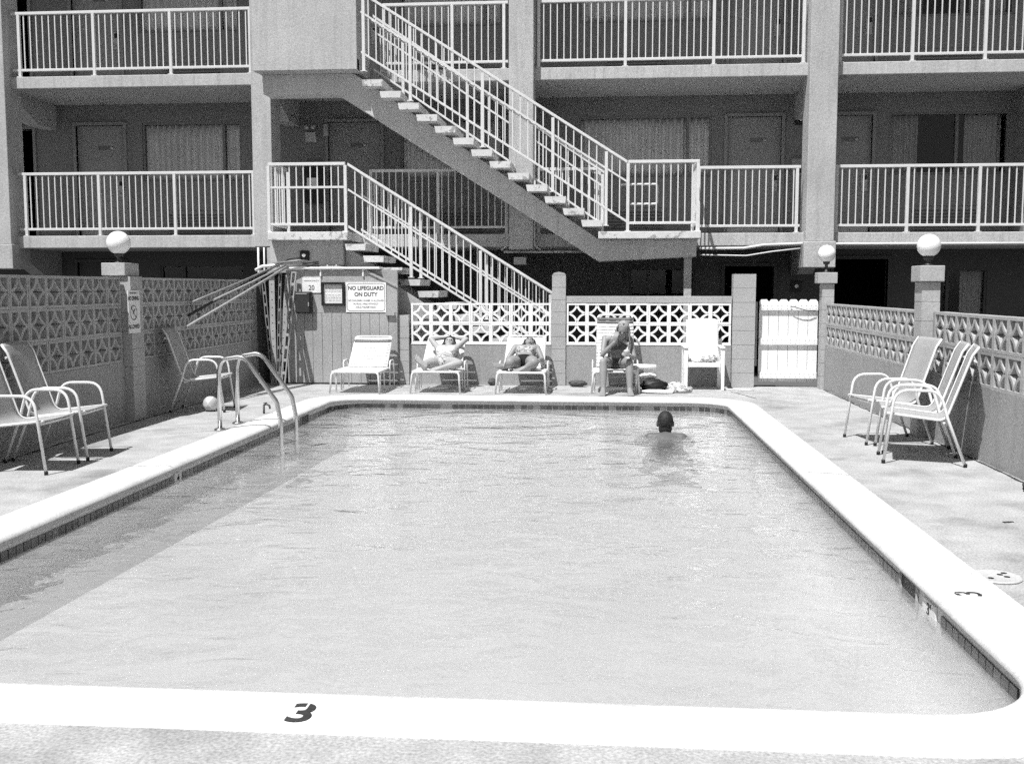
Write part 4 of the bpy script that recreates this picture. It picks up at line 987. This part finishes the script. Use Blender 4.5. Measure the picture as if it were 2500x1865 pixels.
# sunbather A: reclined, arms behind the head, legs folded
X0 = -2.24
mb = MB(); V = Vector
pel = V((X0, 14.62, .415)); wst = V((X0 + .005, 14.76, .46)); chs = V((X0 + .01, 14.88, .53)); nck = V((X0 + .02, 14.985, .595))
bax = (nck - pel).normalized(); bfr = V((0, -.42, .90))
ell(mb, pel, V((.175, 0, 0)), bax * .12, bfr * .10); ell(mb, wst, V((.135, 0, 0)), bax * .13, bfr * .085); ell(mb, chs, V((.155, 0, 0)), bax * .15, bfr * .095)
capsule(mb, chs + V((-.13, .04, .06)), chs + V((.13, .04, .06)), .055, .055); capsule(mb, nck - bax * .06, nck + bax * .06, .05, .046)
for s in (-1, 1): ell(mb, chs + V((.072 * s, -.065, .045)), V((.066, 0, 0)), bax * .062, bfr * .060)
hA = head(mb, (X0 + .03, 15.055, .655), (0.05, -.62, .78), (0, .78, .62), .96)
for s in (-1, 1):
    shd = chs + V((.155 * s, .07, .085)); elb = V((X0 + .02 + s * .265, 15.02, .72)); wr = V((X0 + .035 + s * .085, 15.13, .735))
    chain(mb, [(shd, .047), (shd.lerp(elb, .5), .043), (elb, .034), (elb.lerp(wr, .4), .036), (wr, .024)]); hand(mb, wr, (-s, .25, .12), (0, .3, .9), curl=.25, side=s)
    hip = pel + V((.095 * s, -.03, -.01)); kn = V((X0 + s * .25 + .02, 14.35, .415 if s > 0 else .40)); an = V((X0 + (.06 if s > 0 else -.20), 14.29, .365))
    chain(mb, [(hip, .088), (hip.lerp(kn, .5), .080), (kn, .055), (kn.lerp(an, .4), .054), (an, .034)])
    foot(mb, an, (-.75, -.25, .1) if s > 0 else (-.45, -.35, .85), (0, -.2, 1) if s > 0 else (.7, -.6, .2))
pA = person('sunbather in a white bikini top with both arms behind her head', mb, 'skin', (X0, 14.6, .32))
shell('bikini_top', pA, lambda c: any((c - (chs + V((.072 * s, -.065, .045)))).length < .078 for s in (-1, 1)) and c.y < chs.y + .02, .003, 'suit_white', pA)
shell('bikini_bottom', pA, lambda c: pel.y - .15 < c.y < pel.y + .06 and abs(c.x - X0) < .20 and (c.z - pel.z) > -.11 and c.z > .33 and (c.y > pel.y - .03 or abs(c.x - X0) < .05), .003, 'suit_print', pA)
hm = MB(); c, f, u, r = hA; ell(hm, c + u * .050 - f * .018, r * .084, f * .103, u * .082); ell(hm, c - f * .042 - u * .012, r * .080, f * .066, u * .105)
for s in (-1, 1): chain(hm, [(c + r * .07 * s + u * .01 - f * .01, .032), (c + r * .095 * s - u * .08, .03), (c + r * .10 * s - u * .14 + f * .01, .018)])
hair_obj(hm, 'hair_dark', pA); strands(hA, .96, .08, 1, 60, (0, .2, -.9), 'hair_dark', pA); eyes(pA, hA, .96)
# sunbather B: reclined, knees towards us, dark bikini bottom
X0 = -1.08
mb = MB()
pel = V((X0, 14.62, .42)); wst = V((X0 + .005, 14.77, .465)); chs = V((X0 + .01, 14.90, .535)); nck = V((X0 + .03, 15.005, .60)); bax = (nck - pel).normalized()
ell(mb, pel, V((.18, 0, 0)), bax * .12, bfr * .11); ell(mb, wst, V((.135, 0, 0)), bax * .13, bfr * .09); ell(mb, chs, V((.15, 0, 0)), bax * .15, bfr * .095)
capsule(mb, chs + V((-.12, .04, .06)), chs + V((.12, .04, .06)), .055, .055); capsule(mb, nck - bax * .06, nck + bax * .07, .048, .045)
for s in (-1, 1): ell(mb, chs + V((.070 * s, -.06, .045)), V((.064, 0, 0)), bax * .060, bfr * .058)
hB = head(mb, (X0 + .05, 15.095, .655), (.12, -.30, .95), (0, .95, .30), .95)
for s in (-1, 1):
    shd = chs + V((.155 * s, .06, .075)); elb = V((X0 + s * .25, 14.84, .44)); wr = V((X0 + s * .215, 14.63, .42 + (.03 if s > 0 else 0)))
    chain(mb, [(shd, .046), (shd.lerp(elb, .5), .042), (elb, .034), (elb.lerp(wr, .4), .035), (wr, .024)]); hand(mb, wr, (-.2 * s, -1, -.1), (.6 * s, 0, .8), curl=.3, side=s)
    hip = pel + V((.10 * s, -.03, 0)); kn = V((X0 + s * .165, 14.27, .435)); an = V((X0 + (-.235 if s < 0 else .06), 14.40 if s < 0 else 14.255, .37))
    chain(mb, [(hip, .095), (hip.lerp(kn, .5), .098), (kn, .072), (kn.lerp(an, .45), .056), (an, .036)])
    foot(mb, an, (-.6, -.6, .35) if s < 0 else (-.8, -.2, .0), (.2, -.6, .7) if s < 0 else (0, -.3, 1))
pB = person('sunbather in a patterned bikini top and dark bottom lying knees towards us', mb, 'skin_tan', (X0, 14.6, .32))
shell('bikini_top', pB, lambda c: any((c - (chs + V((.070 * s, -.06, .045)))).length < .080 for s in (-1, 1)) and c.y < chs.y + .02, .003, 'suit_print', pB)
shell('bikini_bottom', pB, lambda c: pel.y - .16 < c.y < pel.y + .05 and abs(c.x - X0) < .13 - max(0, pel.y - .02 - c.y) * .75 and c.z > .34, .003, 'suit_black', pB)
hm = MB(); c, f, u, r = hB; ell(hm, c + u * .050 - f * .018, r * .084, f * .103, u * .082); ell(hm, c - f * .042 - u * .012, r * .080, f * .066, u * .105); chain(hm, [(c + r * .06 - f * .02, .04), (c + r * .10 - u * .10 - f * .03, .04), (c + r * .11 - u * .22 - f * .02, .022)])
hair_obj(hm, 'hair_dark', pB); strands(hB, .95, .08, 2, 60, (0, .2, -.9), 'hair_dark', pB); eyes(pB, hB, .95)
# seated woman eating, holding a cup
mb = MB()
pel = V((.22, 14.68, .42)); wst = V((.23, 14.61, .54)); chs = V((.245, 14.545, .68)); nck = V((.275, 14.47, .80)); bax = (nck - pel).normalized(); bfr = V((0, -bax.z, bax.y)).normalized()
ell(mb, pel, V((.165, 0, 0)), V((0, .12, 0)), V((0, 0, .10))); ell(mb, wst, V((.125, 0, 0)), bax * .13, bfr * .095); ell(mb, chs, V((.15, 0, 0)), bax * .14, bfr * .095)
capsule(mb, chs + V((-.135, -.02, .075)), chs + V((.135, -.02, .06)), .05, .05); capsule(mb, nck - bax * .05, nck + V((.02, -.04, .05)), .046, .044)
for s in (-1, 1): ell(mb, chs + V((.068 * s, -.085, -.015)), V((.058, 0, 0)), bax * .058, bfr * .052)
hC = head(mb, (.315, 14.40, .885), (-.10, -.94, -.30), (.10, -.28, .95), .98)
shl, elb, wr = chs + V((-.175, -.01, .085)), V((.035, 14.36, .545)), V((.195, 14.285, .72))
chain(mb, [(shl, .048), (shl.lerp(elb, .5), .042), (elb, .034), (elb.lerp(wr, .35), .036), (wr, .024)]); hand(mb, wr, (.25, .0, 1), (-.2, -1, .1), curl=.45, side=1)
shl, elb, wr = chs + V((.175, -.01, .065)), V((.475, 14.42, .50)), V((.415, 14.215, .54))
chain(mb, [(shl, .048), (shl.lerp(elb, .5), .042), (elb, .034), (elb.lerp(wr, .35), .036), (wr, .024)]); hand(mb, wr, (-.30, -.6, .25), (.7, -.2, .4), curl=.55, side=-1)
for s, kn, an in ((-1, V((.045, 14.20, .455)), V((.05, 14.10, .085))), (1, V((.405, 14.22, .445)), V((.41, 14.13, .085)))):
    hip = pel + V((.09 * s, -.02, -.01)); chain(mb, [(hip, .088), (hip.lerp(kn, .5), .078), (kn, .055), (kn.lerp(an, .35), .056), (an, .035)])
    foot(mb, an, (.12 * s, -1, -.02), (0, 0, 1))
pC = person('fair-haired woman in a bikini sitting on the lounger edge eating', mb, 'skin_tan', (.22, 14.4, .004))
shell('bikini_top', pC, lambda c: any((c - (chs + V((.068 * s, -.085, -.015)))).length < .066 for s in (-1, 1)) or (abs(c.z - (chs.z - .055)) < .012 and abs(c.x - chs.x) < .17 and abs(c.y - chs.y) < .16), .003, 'suit_grey', pC)
shell('bikini_bottom', pC, lambda c: c.z < .49 and c.z > .30 and abs(c.x - .22) < .19 and c.y > 14.53 and (c.y > 14.66 or abs(c.x - .22) < .06), .003, 'suit_grey', pC)
hm = MB(); c, f, u, r = hC; ell(hm, c + u * .058 - f * .022, r * .084, f * .102, u * .078); ell(hm, c - f * .042 - u * .012, r * .084, f * .066, u * .105)
for s in (-1, 1): chain(hm, [(c + r * .066 * s + u * .02 - f * .02, .036), (c + r * .085 * s - u * .10 - f * .02, .036), (V((c.x + (.09 if s > 0 else -.075), c.y + (.0 if s > 0 else .09), c.z - .20)), .030), (V((c.x + (.095 if s > 0 else -.07), c.y + (.0 if s > 0 else .13), c.z - .32)), .012)])
hair_obj(hm, 'hair_fair', pC); strands(hC, .98, .24, 3, 90, (.05, .05, -1), 'hair_fair', pC); eyes(pC, hC, .98)
cp = thing('drink_cup', 'pale round cup held at the seated woman\'s knee', 'cup', (.365, 14.135, .535))
MB().lathe([(.034, 0), (.046, .075), (.046, .08), (.040, .078), (.030, .006)], (.365, 14.135, .535), 18).build('cup', 'ball_b', cp); MB().ball((.365, 14.135, .61), .042, 14, 8, (1, 1, .6)).build('contents', 'towel_print', cp)
# swimmer: head above the surface, body level beneath it
mb = MB(); hx, hy = .726, 11.42
hD = head(mb, (hx, hy, -.010), (.05, 1, .05), (0, -.05, 1), 1.14)
capsule(mb, (hx, hy - .025, -.05), (hx, hy - .03, -.20), .062, .074)
chs = V((hx, hy - .24, -.210)); wst = V((hx + .01, hy - .37, -.265)); pel = V((hx + .01, hy - .48, -.285))
bx_ = (pel - chs).normalized(); bu = V((0, .25, .97))
ell(mb, chs, V((.19, 0, 0)), bx_ * .18, bu * .105); ell(mb, wst, V((.15, 0, 0)), bx_ * .16, bu * .095); ell(mb, pel, V((.16, 0, 0)), bx_ * .15, bu * .105)
capsule(mb, (hx - .17, hy - .17, -.160), (hx + .17, hy - .17, -.160), .062, .062)
for s in (-1, 1):
    shd = V((hx + .19 * s, hy - .16, -.175)); elb = V((hx + .30 * s, hy + .06, -.24)); wr = V((hx + .16 * s, hy + .30, -.25))
    chain(mb, [(shd, .058), (shd.lerp(elb, .5), .052), (elb, .040), (elb.lerp(wr, .35), .042), (wr, .028)]); hand(mb, wr, (-.2 * s, 1, -.1), (0, .1, 1), curl=.15, side=s)
    hip = pel + V((.09 * s, -.03, -.01)); kn = V((hx + .22 * s, hy - .52, -.36)); an = V((hx + .13 * s, hy - .70, -.33))
    chain(mb, [(hip, .088), (hip.lerp(kn, .5), .076), (kn, .055), (kn.lerp(an, .4), .053), (an, .036)]); foot(mb, an, (.9 * s, -.3, -.2), (0, -.4, 1))
pD = person('dark-haired swimmer with only head and neck above the water seen from behind', mb, 'skin_dark', (hx, hy, -.55))
shell('swim_trunks', pD, lambda c: c.z < -.2 and hy - .62 < c.y < hy - .40 and abs(c.x - hx) < .22, .006, 'suit_black', pD)
hm = MB(); c, f, u, r = hD; ell(hm, c + u * .022 - f * .016, r * .090, f * .104, u * .114); ell(hm, c - u * .055 - f * .040, r * .076, f * .066, u * .085)
hair_obj(hm, 'hair_dark', pD); eyes(pD, hD, 1.14)
